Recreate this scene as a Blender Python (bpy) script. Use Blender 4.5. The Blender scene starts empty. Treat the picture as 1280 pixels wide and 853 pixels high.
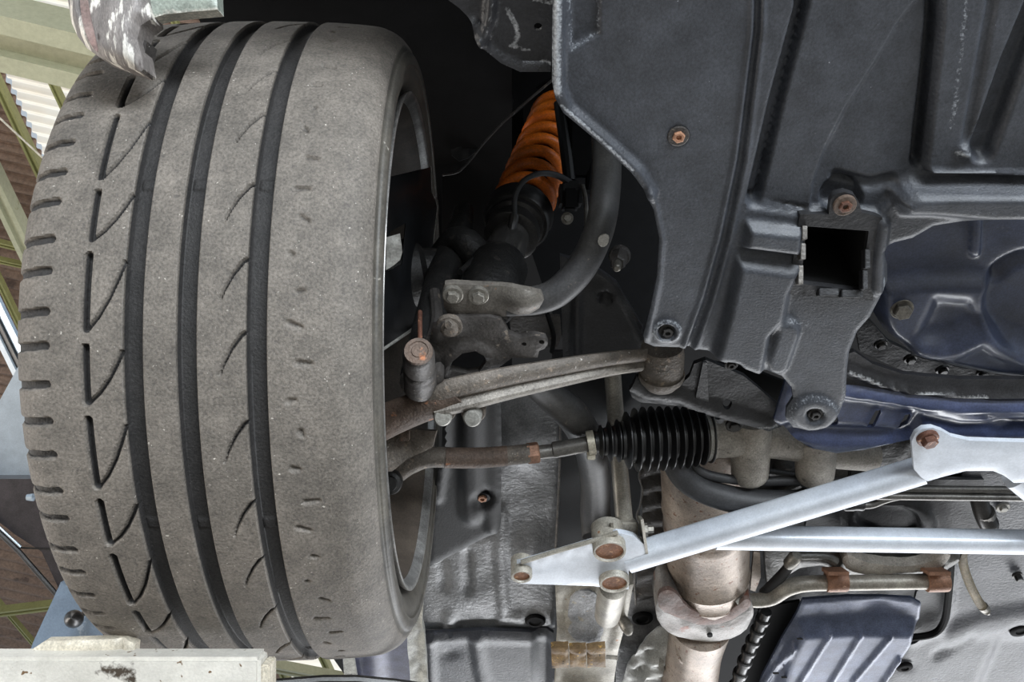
import bpy, bmesh, math, random
import numpy as np
from mathutils import Vector, Matrix, noise
from mathutils.geometry import delaunay_2d_cdt

random.seed(7)
rng = np.random.default_rng(7)
scene = bpy.context.scene
COL = scene.collection

# ------------------------------------------------------------------ camera
# world: x = to the wheel's inside, y = towards the rear of the car, z = up.
# The camera stands under the front of the car and looks up and backwards.
F = 1140.0                      # focal length in pixels of the 1280x853 frame
CZ = 1.10                       # camera height
TILT = math.radians(40.0)       # angle between the line of sight and the vertical
CAM = Vector((0, 0, CZ))
RX = Vector((1, 0, 0))
DN = Vector((0, math.cos(TILT), -math.sin(TILT)))      # picture-down
FW = Vector((0, math.sin(TILT), math.cos(TILT)))       # line of sight
cam_d = bpy.data.cameras.new('camera')
cam_d.sensor_width = 36.0
cam_d.lens = 36.0 * F / 1280.0
cam_d.clip_start = 0.02
cam_d.clip_end = 200
cam = bpy.data.objects.new('camera', cam_d)
COL.objects.link(cam)
cam.location = (0, 0, CZ)
cam.rotation_euler = Matrix((RX, -DN, -FW)).transposed().to_euler()
scene.camera = cam

# ------------------------------------------------------------------ world and lights
w = bpy.data.worlds.new('world')
scene.world = w
w.use_nodes = True
nt = w.node_tree
bg = nt.nodes['Background']
bg.inputs['Color'].default_value = (0.80, 0.90, 1.0, 1)
bg.inputs['Strength'].default_value = 0.5


def area(name, loc, target, sx, sy, power, color):
    l = bpy.data.lights.new(name, 'AREA')
    l.shape = 'RECTANGLE'
    l.size = sx
    l.size_y = sy
    l.energy = power
    l.color = color
    o = bpy.data.objects.new(name, l)
    COL.objects.link(o)
    o.location = loc
    o.rotation_euler = (Vector(target) - Vector(loc)).to_track_quat('-Z', 'Y').to_euler()
    return o


# unseen area lamps added low at front, rear and side to light the underside
area('front_area_lamp', (2.0, -3.9, 0.75), (0.15, 0, 1.75), 4.2, 1.3, 370, (0.86, 0.93, 1.0))
area('rear_area_lamp', (1.6, 4.4, 0.8), (0.0, 0, 1.8), 4.5, 1.4, 165, (0.95, 0.97, 1.0))
area('side_area_lamp', (-4.2, 0.9, 0.8), (-0.2, 0, 1.7), 4.0, 1.4, 120, (1.0, 0.93, 0.85))

sun_d = bpy.data.lights.new('overcast_sun', 'SUN')   # bright sky above the workshop roof
sun_d.energy = 1.7
sun_d.angle = math.radians(50)
sun_d.color = (1.0, 0.98, 0.94)
sun = bpy.data.objects.new('overcast_sun', sun_d)
COL.objects.link(sun)
sun.location = (0, 0, 12)
sun.rotation_euler = (math.radians(8), math.radians(-6), 0)

vs = scene.view_settings
vs.view_transform = 'Standard'
vs.look = 'None'
vs.gamma = 1.0
vs.use_curve_mapping = False
vs.exposure = 0.25

# ------------------------------------------------------------------ materials


def C(h):
    h = h.lstrip('#')
    out = []
    for i in (0, 2, 4):
        c = int(h[i:i + 2], 16) / 255.0
        out.append(c / 12.92 if c <= 0.04045 else ((c + 0.055) / 1.055) ** 2.4)
    return (*out, 1.0)


def mat(name, base, rough=0.5, metal=0.0, c2=None, scale=18, mix=0.6, spots=None, spot_scale=60, spot_at=0.64,
        bump=0.0, bump_scale=220, wear_glint=None, spec=0.5, coat=0.0, stretch=None, spots2=None, spot2_scale=200, spot2_at=0.7,
        rough2=None, cut=None, grain=0.22, grime=0.22, grain_scale=520):
    m = bpy.data.materials.new(name)
    m.use_nodes = True
    n = m.node_tree.nodes
    L = m.node_tree.links
    b = n['Principled BSDF']
    b.inputs['Roughness'].default_value = rough
    b.inputs['Metallic'].default_value = metal
    b.inputs['Specular IOR Level'].default_value = spec
    b.inputs['Coat Weight'].default_value = coat
    tc = n.new('ShaderNodeTexCoord')
    mp = n.new('ShaderNodeMapping')
    L.new(tc.outputs['Object'], mp.inputs['Vector'])
    if stretch:
        mp.inputs['Scale'].default_value = stretch
    cur = None

    def ramp(src, lo, hi):
        r = n.new('ShaderNodeMapRange')
        r.inputs['From Min'].default_value = lo
        r.inputs['From Max'].default_value = hi
        L.new(src, r.inputs['Value'])
        return r.outputs['Result']

    def mixc(fac, a, bcol):
        x = n.new('ShaderNodeMix')
        x.data_type = 'RGBA'
        L.new(fac, x.inputs['Factor'])
        if isinstance(a, tuple):
            x.inputs['A'].default_value = a
        else:
            L.new(a, x.inputs['A'])
        x.inputs['B'].default_value = bcol
        return x.outputs['Result']

    def tex(sc, det=5):
        t = n.new('ShaderNodeTexNoise')
        t.inputs['Scale'].default_value = sc
        t.inputs['Detail'].default_value = det
        t.inputs['Roughness'].default_value = 0.62
        L.new(mp.outputs['Vector'], t.inputs['Vector'])
        return t.outputs['Fac']

    cur = C(base)
    if c2:
        cur = mixc(ramp(tex(scale), 0.5 - 0.22 / mix * 0.6, 0.5 + 0.22 / mix * 0.6), cur, C(c2))
    if spots:
        cur = mixc(ramp(tex(spot_scale), spot_at, spot_at + 0.05), cur, C(spots))
    if spots2:
        cur = mixc(ramp(tex(spot2_scale, 2), spot2_at, spot2_at + 0.03), cur, C(spots2))
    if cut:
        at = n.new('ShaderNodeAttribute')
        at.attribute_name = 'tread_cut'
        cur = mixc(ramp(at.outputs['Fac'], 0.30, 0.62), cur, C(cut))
    if wear_glint:  # pale tint for worn spots and for painted highlights
        at = n.new('ShaderNodeAttribute')
        at.attribute_name = 'wear_glint'
        a = n.new('ShaderNodeMath')
        a.operation = 'MULTIPLY_ADD'
        L.new(tex(420, 8), a.inputs[0])
        a.inputs[1].default_value = 1.3
        a.inputs[2].default_value = -1.15
        s = n.new('ShaderNodeMath')
        s.operation = 'ADD'
        L.new(a.outputs[0], s.inputs[0])
        L.new(at.outputs['Fac'], s.inputs[1])
        cur = mixc(ramp(s.outputs[0], 0.0, 0.55), cur, C(wear_glint))
    for amt, sc in ((grain, grain_scale), (grime, 46)):
        if not amt:
            continue
        mr = n.new('ShaderNodeMapRange')
        mr.inputs['From Min'].default_value = 0.33
        mr.inputs['From Max'].default_value = 0.67
        mr.inputs['To Min'].default_value = 1.0 - amt * 1.2
        mr.inputs['To Max'].default_value = 1.0 + amt
        L.new(tex(sc, 4), mr.inputs['Value'])
        x = n.new('ShaderNodeMix')
        x.data_type = 'RGBA'
        x.blend_type = 'MULTIPLY'
        x.clamp_result = False
        x.inputs['Factor'].default_value = 1.0
        if isinstance(cur, tuple):
            x.inputs['A'].default_value = cur
        else:
            L.new(cur, x.inputs['A'])
        L.new(mr.outputs['Result'], x.inputs['B'])
        cur = x.outputs['Result']
    if isinstance(cur, tuple):
        b.inputs['Base Color'].default_value = cur
    else:
        L.new(cur, b.inputs['Base Color'])
    if rough2 is not None:
        r = n.new('ShaderNodeMapRange')
        r.inputs['From Min'].default_value = 0.35
        r.inputs['From Max'].default_value = 0.65
        r.inputs['To Min'].default_value = rough
        r.inputs['To Max'].default_value = rough2
        L.new(tex(scale * 1.7), r.inputs['Value'])
        L.new(r.outputs['Result'], b.inputs['Roughness'])
    if bump:
        bp = n.new('ShaderNodeBump')
        bp.inputs['Strength'].default_value = bump
        bp.inputs['Distance'].default_value = 0.002
        L.new(tex(bump_scale, 3), bp.inputs['Height'])
        L.new(bp.outputs['Normal'], b.inputs['Normal'])
    return m


M = {}
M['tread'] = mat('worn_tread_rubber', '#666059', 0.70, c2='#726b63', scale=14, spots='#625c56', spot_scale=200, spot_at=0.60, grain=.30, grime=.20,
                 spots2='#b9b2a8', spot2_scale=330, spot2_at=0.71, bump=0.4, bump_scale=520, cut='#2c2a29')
M['sidewall'] = mat('sidewall_rubber', '#45423e', 0.55, c2='#575249', scale=20, spots='#8c877e', spot_scale=150, spot_at=0.68, bump=0.2)
M['rim'] = mat('rim_paint', '#51483f', 0.6, 0.0, c2='#423a33', scale=14, spots='#4a4038', spot_scale=50, spot_at=0.66)
M['rimlip'] = mat('rim_lip_metal', '#b9b7b4', 0.28, 0.6, c2='#7d7a76', scale=60)
M['plastic'] = mat('undercover_plastic', '#3d4046', 0.42, c2='#36383d', scale=9, spots2='#8d9096', spot2_scale=330, spot2_at=0.765,
                   bump=0.22, bump_scale=500, wear_glint='#b9bec4', rough2=0.52)
M['plastic_dark'] = mat('liner_plastic', '#121315', 0.5, c2='#0d0e10', scale=16, spec=0.3, bump=0.12, bump_scale=400, wear_glint='#85888c')
M['black'] = mat('matt_black', '#0a0a0b', 0.75, c2='#0e0e0f', scale=22, spec=0.15)
M['hole_dark'] = mat('hole_black', '#060607', 0.9)  # near-black that stands in for the dark inside openings
M['pan'] = mat('oil_pan_paint', '#3c445c', 0.30, c2='#323849', scale=12, bump=0.10, bump_scale=90, wear_glint='#8d8f92', coat=0.2, rough2=0.42)
M['member'] = mat('crossmember_paint', '#3f4866', 0.28, c2='#363d55', scale=14, bump=0.08, bump_scale=120, wear_glint='#9fa2a6', coat=0.25, rough2=0.4)
M['member_black'] = mat('crossmember_black', '#2c2c2f', 0.42, c2='#232325', scale=30, bump=0.3, bump_scale=300, wear_glint='#b0b1b2')
M['silver'] = mat('brace_silver_paint', '#ccd1d8', 0.36, 0.25, c2='#c0c6cf', scale=10, spots='#86694f', spot_scale=34, spot_at=0.735, rough2=0.42, grain=.07, grime=.08)
M['silver_worn'] = mat('brace_worn_metal', '#a19d93', 0.48, 0.25, c2='#8c867a', scale=40, spots='#8a5d3b', spot_scale=60, spot_at=0.655, bump=0.2)
M['rust'] = mat('rusty_inside', '#96684a', 0.75, 0.1, c2='#6d4a36', scale=70, spots='#b98e6c', spot_scale=150, spot_at=0.6, bump=0.5)
M['arm'] = mat('control_arm_steel', '#6f665d', 0.6, 0.15, c2='#565049', scale=45, spots='#8b7c6d', spot_scale=120, spot_at=0.60,
               spots2='#a9a59e', spot2_scale=260, spot2_at=0.70, bump=0.6, bump_scale=260)
M['arm_rim'] = mat('control_arm_pale_edge', '#8f8980', 0.55, 0.2, c2='#767069', scale=50, spots='#514b45', spot_scale=110, spot_at=0.62,
                   bump=0.6, bump_scale=260)
M['arm_rust'] = mat('rusty_arm_end', '#6b594d', 0.65, 0.1, c2='#54483f', scale=40, spots='#a9704f', spot_scale=45, spot_at=0.60, bump=0.6)
M['darkmetal'] = mat('dirty_dark_steel', '#4d4946', 0.5, 0.25, c2='#3b3836', scale=50, spots='#6f665c', spot_scale=100, spot_at=0.62,
                     spots2='#b5b2ac', spot2_scale=240, spot2_at=0.73, bump=0.4)
M['knuckle'] = mat('knuckle_cast_iron', '#2a2928', 0.5, 0.3, c2='#1f1e1d', scale=30, spots='#403c38', spot_scale=80, spot_at=0.6, bump=0.5)
M['stab'] = mat('stabiliser_bar_paint', '#38383b', 0.5, 0.05, c2='#454340', scale=16, spots='#6d665d', spot_scale=60, spot_at=0.66, bump=0.12)
M['stab_end'] = mat('stabiliser_flat_end', '#6d6861', 0.48, 0.25, c2='#5a554f', scale=40, spots='#8d6a4e', spot_scale=60, spot_at=0.66, bump=0.3)
M['bolt'] = mat('bolt_zinc', '#8a867e', 0.42, 0.55, c2='#6e6a63', scale=120, bump=0.2)
M['bolt_pale'] = mat('bolt_pale', '#a3a19a', 0.45, 0.4, c2='#85827c', scale=120, bump=0.2)
M['bolt_dark'] = mat('bolt_black', '#2e2d2d', 0.35, 0.4, c2='#3f3d3b', scale=120)
M['bolt_rust'] = mat('bolt_rust', '#704c3c', 0.55, 0.3, c2='#583a2f', scale=120, spots='#b98a6c', spot_scale=200, spot_at=0.6, bump=0.3)
M['bolt_brass'] = mat('screw_copper', '#b98c70', 0.45, 0.45, c2='#8f6a55', scale=150)
M['copper'] = mat('clamp_copper', '#94705a', 0.5, 0.35, c2='#7a5846', scale=60, spots='#c9a68c', spot_scale=90, spot_at=0.63, bump=0.3)
M['spring'] = mat('spring_orange', '#e0761a', 0.45, c2='#c85f14', scale=24, spots='#7c3b12', spot_scale=70, spot_at=0.66, bump=0.1)
M['rubber'] = mat('boot_rubber', '#262627', 0.34, c2='#1e1e1f', scale=60, spots='#4a4947', spot_scale=150, spot_at=0.66, bump=0.1)
M['hose'] = mat('hose_rubber', '#343436', 0.55, c2='#2a2a2b', scale=50, spots='#6d6b68', spot_scale=110, spot_at=0.70, bump=0.2)
M['cast'] = mat('cast_aluminium', '#a39c92', 0.55, 0.25, c2='#8b857c', scale=40, spots='#6b655e', spot_scale=120, spot_at=0.64, bump=0.6, bump_scale=500)
M['steel'] = mat('tube_steel', '#a39e94', 0.42, 0.4, c2='#8a847a', scale=30, spots='#7c756a', spot_scale=80, spot_at=0.66, bump=0.1)
M['pipe'] = mat('fuel_pipe', '#77746f', 0.35, 0.5, c2='#625f5b', scale=40)
M['cat'] = mat('catalyst_steel', '#988b7e', 0.42, 0.4, c2='#82756a', scale=16, spots='#6b4a36', spot_scale=150, spot_at=0.605, bump=0.15)
M['catflange'] = mat('catalyst_flange_iron', '#8f8d8a', 0.5, 0.3, c2='#7b7571', scale=22, spots='#7d5547', spot_scale=26, spot_at=0.60,
                     spots2='#d5d5d3', spot2_scale=160, spot2_at=0.74, bump=0.35)
M['flange_rust'] = mat('flange_rust', '#7a5f56', 0.6, 0.15, c2='#6c625d', scale=30, spots='#9a8a82', spot_scale=80, spot_at=0.62, bump=0.4)
M['shield'] = mat('heat_shield_aluminium', '#b8b8b4', 0.5, 0.35, c2='#a4a39f', scale=30, bump=0.15)
M['body'] = mat('underbody_silver_sealer', '#7a7b7c', 0.40, 0.12, c2='#5f6062', scale=14, spots='#5c5d5f', spot_scale=40, spot_at=0.64, bump=0.5, bump_scale=160)
M['sealer'] = mat('stone_chip_sealer', '#97989a', 0.5, 0.1, c2='#7d7e80', scale=24, bump=1.0, bump_scale=190, wear_glint='#dcdcd8')
M['bodyblue'] = mat('floor_blue_grey_paint', '#3b3d44', 0.45, c2='#32343a', scale=10, spots='#4a4c57', spot_scale=40, spot_at=0.66, bump=0.35, bump_scale=240)
M['sill'] = mat('sill_paint', '#62657a', 0.3, 0.2, c2='#54566a', scale=8, coat=0.3)
M['flange'] = mat('sill_flange_pale', '#b9b9b2', 0.55, c2='#8d8d88', scale=50, spots='#54524e', spot_scale=70, spot_at=0.64, bump=0.6)
M['yellow'] = mat('worn_yellow_rubber', '#8f7550', 0.65, c2='#6f5a40', scale=50, spots='#c29c58', spot_scale=70, spot_at=0.60, spots2='#3b3127', spot2_scale=130, spot2_at=0.66, bump=0.6)
M['transpan'] = mat('transmission_pan_paint', '#525a70', 0.34, 0.25, c2='#4a5165', scale=9, bump=0.12, bump_scale=260, wear_glint='#c3c6cc', rough2=0.42)
M['gear'] = mat('gearbox_aluminium', '#63615c', 0.42, 0.4, c2='#4a4845', scale=24, spots='#8d6c50', spot_scale=40, spot_at=0.68, bump=0.4)
M['darkplate'] = mat('dark_cover', '#2b2b2d', 0.5, 0.1, c2='#222224', scale=20, bump=0.3)
M['braid'] = mat('braided_hose', '#8c8068', 0.6, 0.1, c2='#6d634f', scale=260, bump=0.8, bump_scale=500)
M['white'] = mat('chipped_white_paint', '#cdc9c0', 0.5, c2='#c0bbb0', scale=8, spots='#3f362c', spot_scale=26, spot_at=0.62, spots2='#6b553c', spot2_scale=110, spot2_at=0.68, bump=0.3, grain=.06, grime=.08)
M['cream'] = mat('dirty_cream_paint', '#cbc3b2', 0.55, c2='#b7ad9a', scale=20, spots='#7a6248', spot_scale=50, spot_at=0.64, bump=0.3)
M['bracket'] = mat('scraped_grey_paint', '#a9afa3', 0.42, 0.1, c2='#8c938a', scale=14, spots2='#d9d5cb', spot2_scale=130, spot2_at=0.70, bump=0.3, wear_glint='#dcd6ca')
M['bracket_scraped'] = mat('bare_scraped_metal', '#8f8985', 0.5, 0.1, c2='#716a66', scale=16, spots='#e6e0d6', spot_scale=34, spot_at=0.54,
                           spots2='#5a5350', spot2_scale=45, spot2_at=0.66, bump=0.3, stretch=(3.2, 0.5, 1))
M['red'] = mat('reddish_tint', '#8d746e', 0.5, 0.1, c2='#857d79', scale=26, mix=0.9)
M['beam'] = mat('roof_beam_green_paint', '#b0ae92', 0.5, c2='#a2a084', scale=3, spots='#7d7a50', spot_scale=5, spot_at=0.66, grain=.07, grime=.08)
M['purlin'] = mat('purlin_green_paint', '#97945f', 0.5, c2='#878452', scale=3, spots='#6d6a40', spot_scale=6, spot_at=0.66, grain=.07, grime=.08)  # olive paint of the thin purlins
M['roof'] = mat('brown_corrugated_sheet', '#8d7462', 0.7, c2='#7a6355', scale=3, spots='#5e4c42', spot_scale=6, spot_at=0.62)
M['column'] = mat('lift_column_paint', '#c3ccd4', 0.35, c2='#b9c3cc', scale=5, spots='#8d979f', spot_scale=40, spot_at=0.70, grain=.07, grime=.08)
M['colblue'] = mat('blue_grey_plate_paint', '#8ea0b4', 0.45, c2='#7d8ea2', scale=9, spots='#a9b7c6', spot_scale=60, spot_at=0.62, bump=0.3, grain=.07, grime=.08)
M['plum'] = mat('dark_panel_gloss', '#453f42', 0.3, c2='#393437', scale=8, coat=0.3)
M['chrome'] = mat('bright_strip', '#c5d2dd', 0.25, 0.5, c2='#a9b9c8', scale=8, grain=.07, grime=.08)
M['floor'] = mat('workshop_concrete', '#8f8c86', 0.7, c2='#807d78', scale=1.2, spots='#8d8a84', spot_scale=4, spot_at=0.66)
M['clampw'] = mat('hose_clamp_pale', '#c5bfae', 0.4, 0.4, c2='#a9a292', scale=90)
M['green'] = mat('damper_green', '#2f6a52', 0.4, 0.1, c2='#22503e', scale=40, spots='#1a2e27', spot_scale=90, spot_at=0.6)
M['damper'] = mat('damper_chrome', '#9f9c98', 0.22, 0.85, c2='#7d7a77', scale=60)
M['edge'] = mat('bare_edge_glint', '#8b8782', 0.4, 0.4, c2='#5f5a55', scale=80, bump=0.3)  # bare edges, also the painted highlights on the left vent tabs


def skylight_mat():
    m = bpy.data.materials.new('translucent_skylight')
    m.use_nodes = True
    n = m.node_tree.nodes
    L = m.node_tree.links
    n.remove(n['Principled BSDF'])
    t = n.new('ShaderNodeBsdfTranslucent')
    tc = n.new('ShaderNodeTexCoord')
    no = n.new('ShaderNodeTexNoise')
    no.inputs['Scale'].default_value = 5
    L.new(tc.outputs['Object'], no.inputs['Vector'])
    mx = n.new('ShaderNodeMix')
    mx.data_type = 'RGBA'
    mx.inputs['A'].default_value = C('#fffdf6')
    mx.inputs['B'].default_value = C('#efe2cf')
    L.new(no.outputs['Fac'], mx.inputs['Factor'])
    L.new(mx.outputs['Result'], t.inputs['Color'])
    L.new(t.outputs['BSDF'], n['Material Output'].inputs['Surface'])
    return m


M['skylight'] = skylight_mat()

# ------------------------------------------------------------------ helpers


LEVEL = [False]     # True while building what lies parallel to the car's level underside


def gl(py):
    t = TILT + np.arctan((np.asarray(py, float) - 426.5) / F)
    return np.cos(t - TILT) / np.cos(t) * math.cos(TILT)


def dd(d, py):
    return d * float(gl(py)) if LEVEL[0] else d


def c2w(x, y, d):
    return CAM + RX * x + DN * y + FW * d


def P(px, py, d):
    d = dd(d, py)
    return c2w((px - 640.0) * d / F, (py - 426.5) * d / F, d)


DOWN = Vector((0, 0, -1))


TOPS = []


def thing(name, label, cat, group=None):
    o = bpy.data.objects.new(name, None)
    COL.objects.link(o)
    o.empty_display_size = 0.05
    o['label'] = label
    o['category'] = cat
    if group:
        o['group'] = group
    TOPS.append(o)
    return o


def link(name, me, m, parent=None, label=None, cat=None, kind=None, group=None):
    o = bpy.data.objects.new(name, me)
    COL.objects.link(o)
    for x in (m if isinstance(m, (list, tuple)) else [m]):
        me.materials.append(M[x] if isinstance(x, str) else x)
    if parent is not None:
        o.parent = parent
    if label:
        o['label'] = label
    if cat:
        o['category'] = cat
    if kind:
        o['kind'] = kind
    if group:
        o['group'] = group
    return o


def mesh(verts, faces, smooth=True, angle=35, wear_glint=None):
    me = bpy.data.meshes.new('m')
    me.from_pydata([tuple(v) for v in verts], [], faces)
    bm = bmesh.new()
    bm.from_mesh(me)
    bmesh.ops.recalc_face_normals(bm, faces=bm.faces)
    bm.to_mesh(me)
    bm.free()
    if smooth:
        me.polygons.foreach_set('use_smooth', [True] * len(me.polygons))
        me.set_sharp_from_angle(angle=math.radians(angle))
    if wear_glint is not None:
        a = me.attributes.new('wear_glint', 'FLOAT', 'POINT')
        a.data.foreach_set('value', np.asarray(wear_glint, dtype=np.float32))
    return me


def sstep(x):
    x = np.clip(x, 0, 1)
    return x * x * (3 - 2 * x)


def seg_dist(X, Y, pts):
    best = np.full(X.shape, 1e9)
    for (x0, y0), (x1, y1) in zip(pts[:-1], pts[1:]):
        dx, dy = x1 - x0, y1 - y0
        l2 = dx * dx + dy * dy + 1e-9
        t = np.clip(((X - x0) * dx + (Y - y0) * dy) / l2, 0, 1)
        best = np.minimum(best, np.hypot(X - x0 - t * dx, Y - y0 - t * dy))
    return best


def inside(X, Y, pts):
    r = np.zeros(X.shape, bool)
    n = len(pts)
    for i in range(n):
        x0, y0 = pts[i]
        x1, y1 = pts[(i + 1) % n]
        if y0 == y1:
            continue
        c = ((y0 > Y) != (y1 > Y)) & (X < (x1 - x0) * (Y - y0) / (y1 - y0) + x0)
        r ^= c
    return r


def chaikin(pts, k, closed=True):
    for _ in range(k):
        out = []
        n = len(pts)
        for i in range(n if closed else n - 1):
            a, b = pts[i], pts[(i + 1) % n]
            out.append(tuple(0.75 * p + 0.25 * q for p, q in zip(a, b)))
            out.append(tuple(0.25 * p + 0.75 * q for p, q in zip(a, b)))
        if not closed:
            out = [pts[0]] + out + [pts[-1]]
        pts = out
    return pts


def circ(cx, cy, rx, ry=None, n=20, a0=0.0):
    ry = ry or rx * (math.cos(TILT + math.atan((cy - 426.5) / F)) if LEVEL[0] else 1.0)
    return [(cx + rx * math.cos(a0 + 2 * math.pi * i / n), cy + ry * math.sin(a0 + 2 * math.pi * i / n)) for i in range(n)]


# features: ('seg', pts, halfwidth, edge, h_mm[, wear_glint]) ('poly', pts, edge, h_mm[, wear_glint]) ('dome', cx, cy, rx, ry, h_mm)
# h > 0 comes towards the floor
def heights(X, Y, feats):
    H = np.zeros(X.shape)
    W = np.zeros(X.shape)
    for f in feats:
        k = f[0]
        if k == 'seg':
            d = seg_dist(X, Y, f[1])
            v = 1 - sstep((d - f[2]) / f[3])
            H += f[4] * v
            if len(f) > 5:
                W = np.maximum(W, f[5] * (1 - sstep((d - f[2]) / (f[3] * 0.8))))
        elif k == 'poly':
            p = f[1]
            d = seg_dist(X, Y, p + [p[0]])
            d = np.where(inside(X, Y, p), d, -d)
            H += f[3] * sstep(d / f[2] + 0.5)
            if len(f) > 4:
                W = np.maximum(W, f[4] * sstep(1 - np.abs(d) / (f[2] * 1.1)))
        elif k == 'dome':
            q = ((X - f[1]) / f[3]) ** 2 + ((Y - f[2]) / f[4]) ** 2
            H += f[5] * np.exp(-q * 1.4)
        elif k == 'wear_glint':  # worn spots and painted highlights share this mask
            d = seg_dist(X, Y, f[1])
            W = np.maximum(W, f[3] * (1 - sstep(d / f[2])))
        elif k == 'lin':   # (gx, gy, x0, y0) mm per px
            H += f[1] * (X - f[3]) + f[2] * (Y - f[4])
        elif k == 'rough':
            for q in range(3):
                a = rng.uniform(0, 6.28, 4)
                s = f[2] * (1.7 ** q)
                H += f[1] / (1.5 ** q) * np.sin(X / s + a[0] + 1.3 * np.sin(Y / s + a[1])) * np.sin(Y / s * 1.1 + a[2] + 1.2 * np.sin(X / s * 0.9 + a[3]))
    return H, W


def sheet(name, outline, d, m, parent=None, t=3.0, feats=(), step=6.0, holes=(), sm=0, angle=50, roll=None, **kw):
    """A pressed or moulded panel: outline traced on its own plane at distance d, real relief, thickness t (mm)."""
    outline = chaikin([tuple(p) for p in outline], sm)
    feats = list(feats)

    def dens(p, st):
        out = []
        n = len(p)
        for i in range(n):
            a, b = p[i], p[(i + 1) % n]
            k = max(1, int(math.hypot(a[0] - b[0], a[1] - b[1]) / st))
            for j in range(k):
                out.append((a[0] + (b[0] - a[0]) * j / k, a[1] + (b[1] - a[1]) * j / k))
        return out

    loops = [dens(outline, step)] + [dens(list(h), step * 0.7) for h in holes]
    pts = []
    edges = []
    for lp in loops:
        s = len(pts)
        pts += lp
        edges += [(s + i, s + (i + 1) % len(lp)) for i in range(len(lp))]
    nb = len(pts)
    if feats or roll:
        xs = [p[0] for p in outline]
        ys = [p[1] for p in outline]
        gx, gy = np.meshgrid(np.arange(min(xs), max(xs), step), np.arange(min(ys), max(ys), step))
        gx = gx + (np.arange(gx.shape[0])[:, None] % 2) * step * 0.5
        gx = gx.ravel()
        gy = gy.ravel()
        ok = inside(gx, gy, outline)
        for h in holes:
            ok &= ~inside(gx, gy, list(h))
        gx, gy = gx[ok], gy[ok]
        far = np.full(gx.shape, 1e9)
        for lp in loops:
            far = np.minimum(far, seg_dist(gx, gy, lp + [lp[0]]))
        ok = far > step * 0.55
        pts += list(zip(gx[ok].tolist(), gy[ok].tolist()))
    r = delaunay_2d_cdt([Vector(p) for p in pts], edges, [], 0, 1e-4)
    v2 = [tuple(v) for v in r[0]]
    X = np.array([v[0] for v in v2])
    Y = np.array([v[1] for v in v2])
    tri = np.array([list(f) for f in r[2]])
    cx = X[tri].mean(1)
    cy = Y[tri].mean(1)
    ok = inside(cx, cy, outline)
    for h in holes:
        ok &= ~inside(cx, cy, list(h))
    tri = tri[ok]
    if roll:   # the rim turns away
        feats = feats + [('poly', outline, roll[0] * 2, roll[1])]
        H, W = heights(X, Y, feats)
        H -= roll[1]
    else:
        H, W = heights(X, Y, feats)
    n = len(v2)
    dv = d * gl(Y) if LEVEL[0] else np.full(X.shape, float(d))
    ux = (X - 640) * dv / F
    uy = (Y - 426.5) * dv / F
    nr_ = np.array(DOWN if LEVEL[0] else -FW)
    base = np.array(CAM)[None] + np.outer(ux, np.array(RX)) + np.outer(uy, np.array(DN)) + np.outer(dv, np.array(FW))
    base = base + np.outer(H / 1000.0, nr_)
    front = [tuple(q) for q in base.tolist()]
    back = [tuple(q) for q in (base - nr_[None] * (t / 1000.0)).tolist()]
    faces = []
    ec = {}
    for a, b, c in tri.tolist():
        # make the face look down
        if (X[b] - X[a]) * (Y[c] - Y[a]) - (X[c] - X[a]) * (Y[b] - Y[a]) > 0:
            a, b, c = a, c, b
        faces.append((a, b, c))
        faces.append((n + a, n + c, n + b))
        for e in ((a, b), (b, c), (c, a)):
            ec[e] = 1
    verts = front + back
    wear_glint = np.concatenate([W, W])
    bd = [e for e in ec if (e[1], e[0]) not in ec]
    rid = {}
    wl = []
    for a, b in bd:
        for q in (a, b):
            if q not in rid:
                rid[q] = len(verts)
                verts.append(front[q])
                verts.append(back[q])
                wl += [W[q], W[q]]
        faces.append((rid[b], rid[a], rid[a] + 1, rid[b] + 1))
    me = bpy.data.meshes.new('m')
    me.from_pydata(verts, [], faces)
    me.polygons.foreach_set('use_smooth', [True] * len(me.polygons))
    me.set_sharp_from_angle(angle=math.radians(angle))
    at = me.attributes.new('wear_glint', 'FLOAT', 'POINT')
    at.data.foreach_set('value', np.concatenate([wear_glint, np.array(wl)]).astype(np.float32))
    return link(name, me, m, parent, **kw)


def cr(pts, k):
    """Catmull-Rom through (px,py,d,r) tuples."""
    if k <= 1:
        return [tuple(p) for p in pts]
    A = [np.array(p, float) for p in pts]
    A = [2 * A[0] - A[1]] + A + [2 * A[-1] - A[-2]]
    out = []
    for i in range(1, len(A) - 2):
        for j in range(k):
            t = j / k
            p0, p1, p2, p3 = A[i - 1:i + 3]
            out.append(0.5 * (2 * p1 + (p2 - p0) * t + (2 * p0 - 5 * p1 + 4 * p2 - p3) * t * t + (3 * p1 - p0 - 3 * p2 + p3) * t ** 3))
    out.append(A[-2])
    return [tuple(p) for p in out]


def tube(name, pts, m, parent=None, r=None, k=6, seg=18, flat=1.0, cap=True, **kw):
    """A round bar or pipe through (px,py,d[,r_px]) points."""
    pp = [(p[0], p[1], p[2], (p[3] if len(p) > 3 else r), (p[4] if len(p) > 4 else flat)) for p in pts]
    pp = cr(pp, k)
    cen = [P(p[0], p[1], p[2]) for p in pp]
    rad = [p[3] * dd(p[2], p[1]) / F for p in pp]
    verts, faces = rings(cen, rad, seg, [p[4] for p in pp], cap)
    return link(name, mesh(verts, faces), m, parent, **kw)


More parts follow.
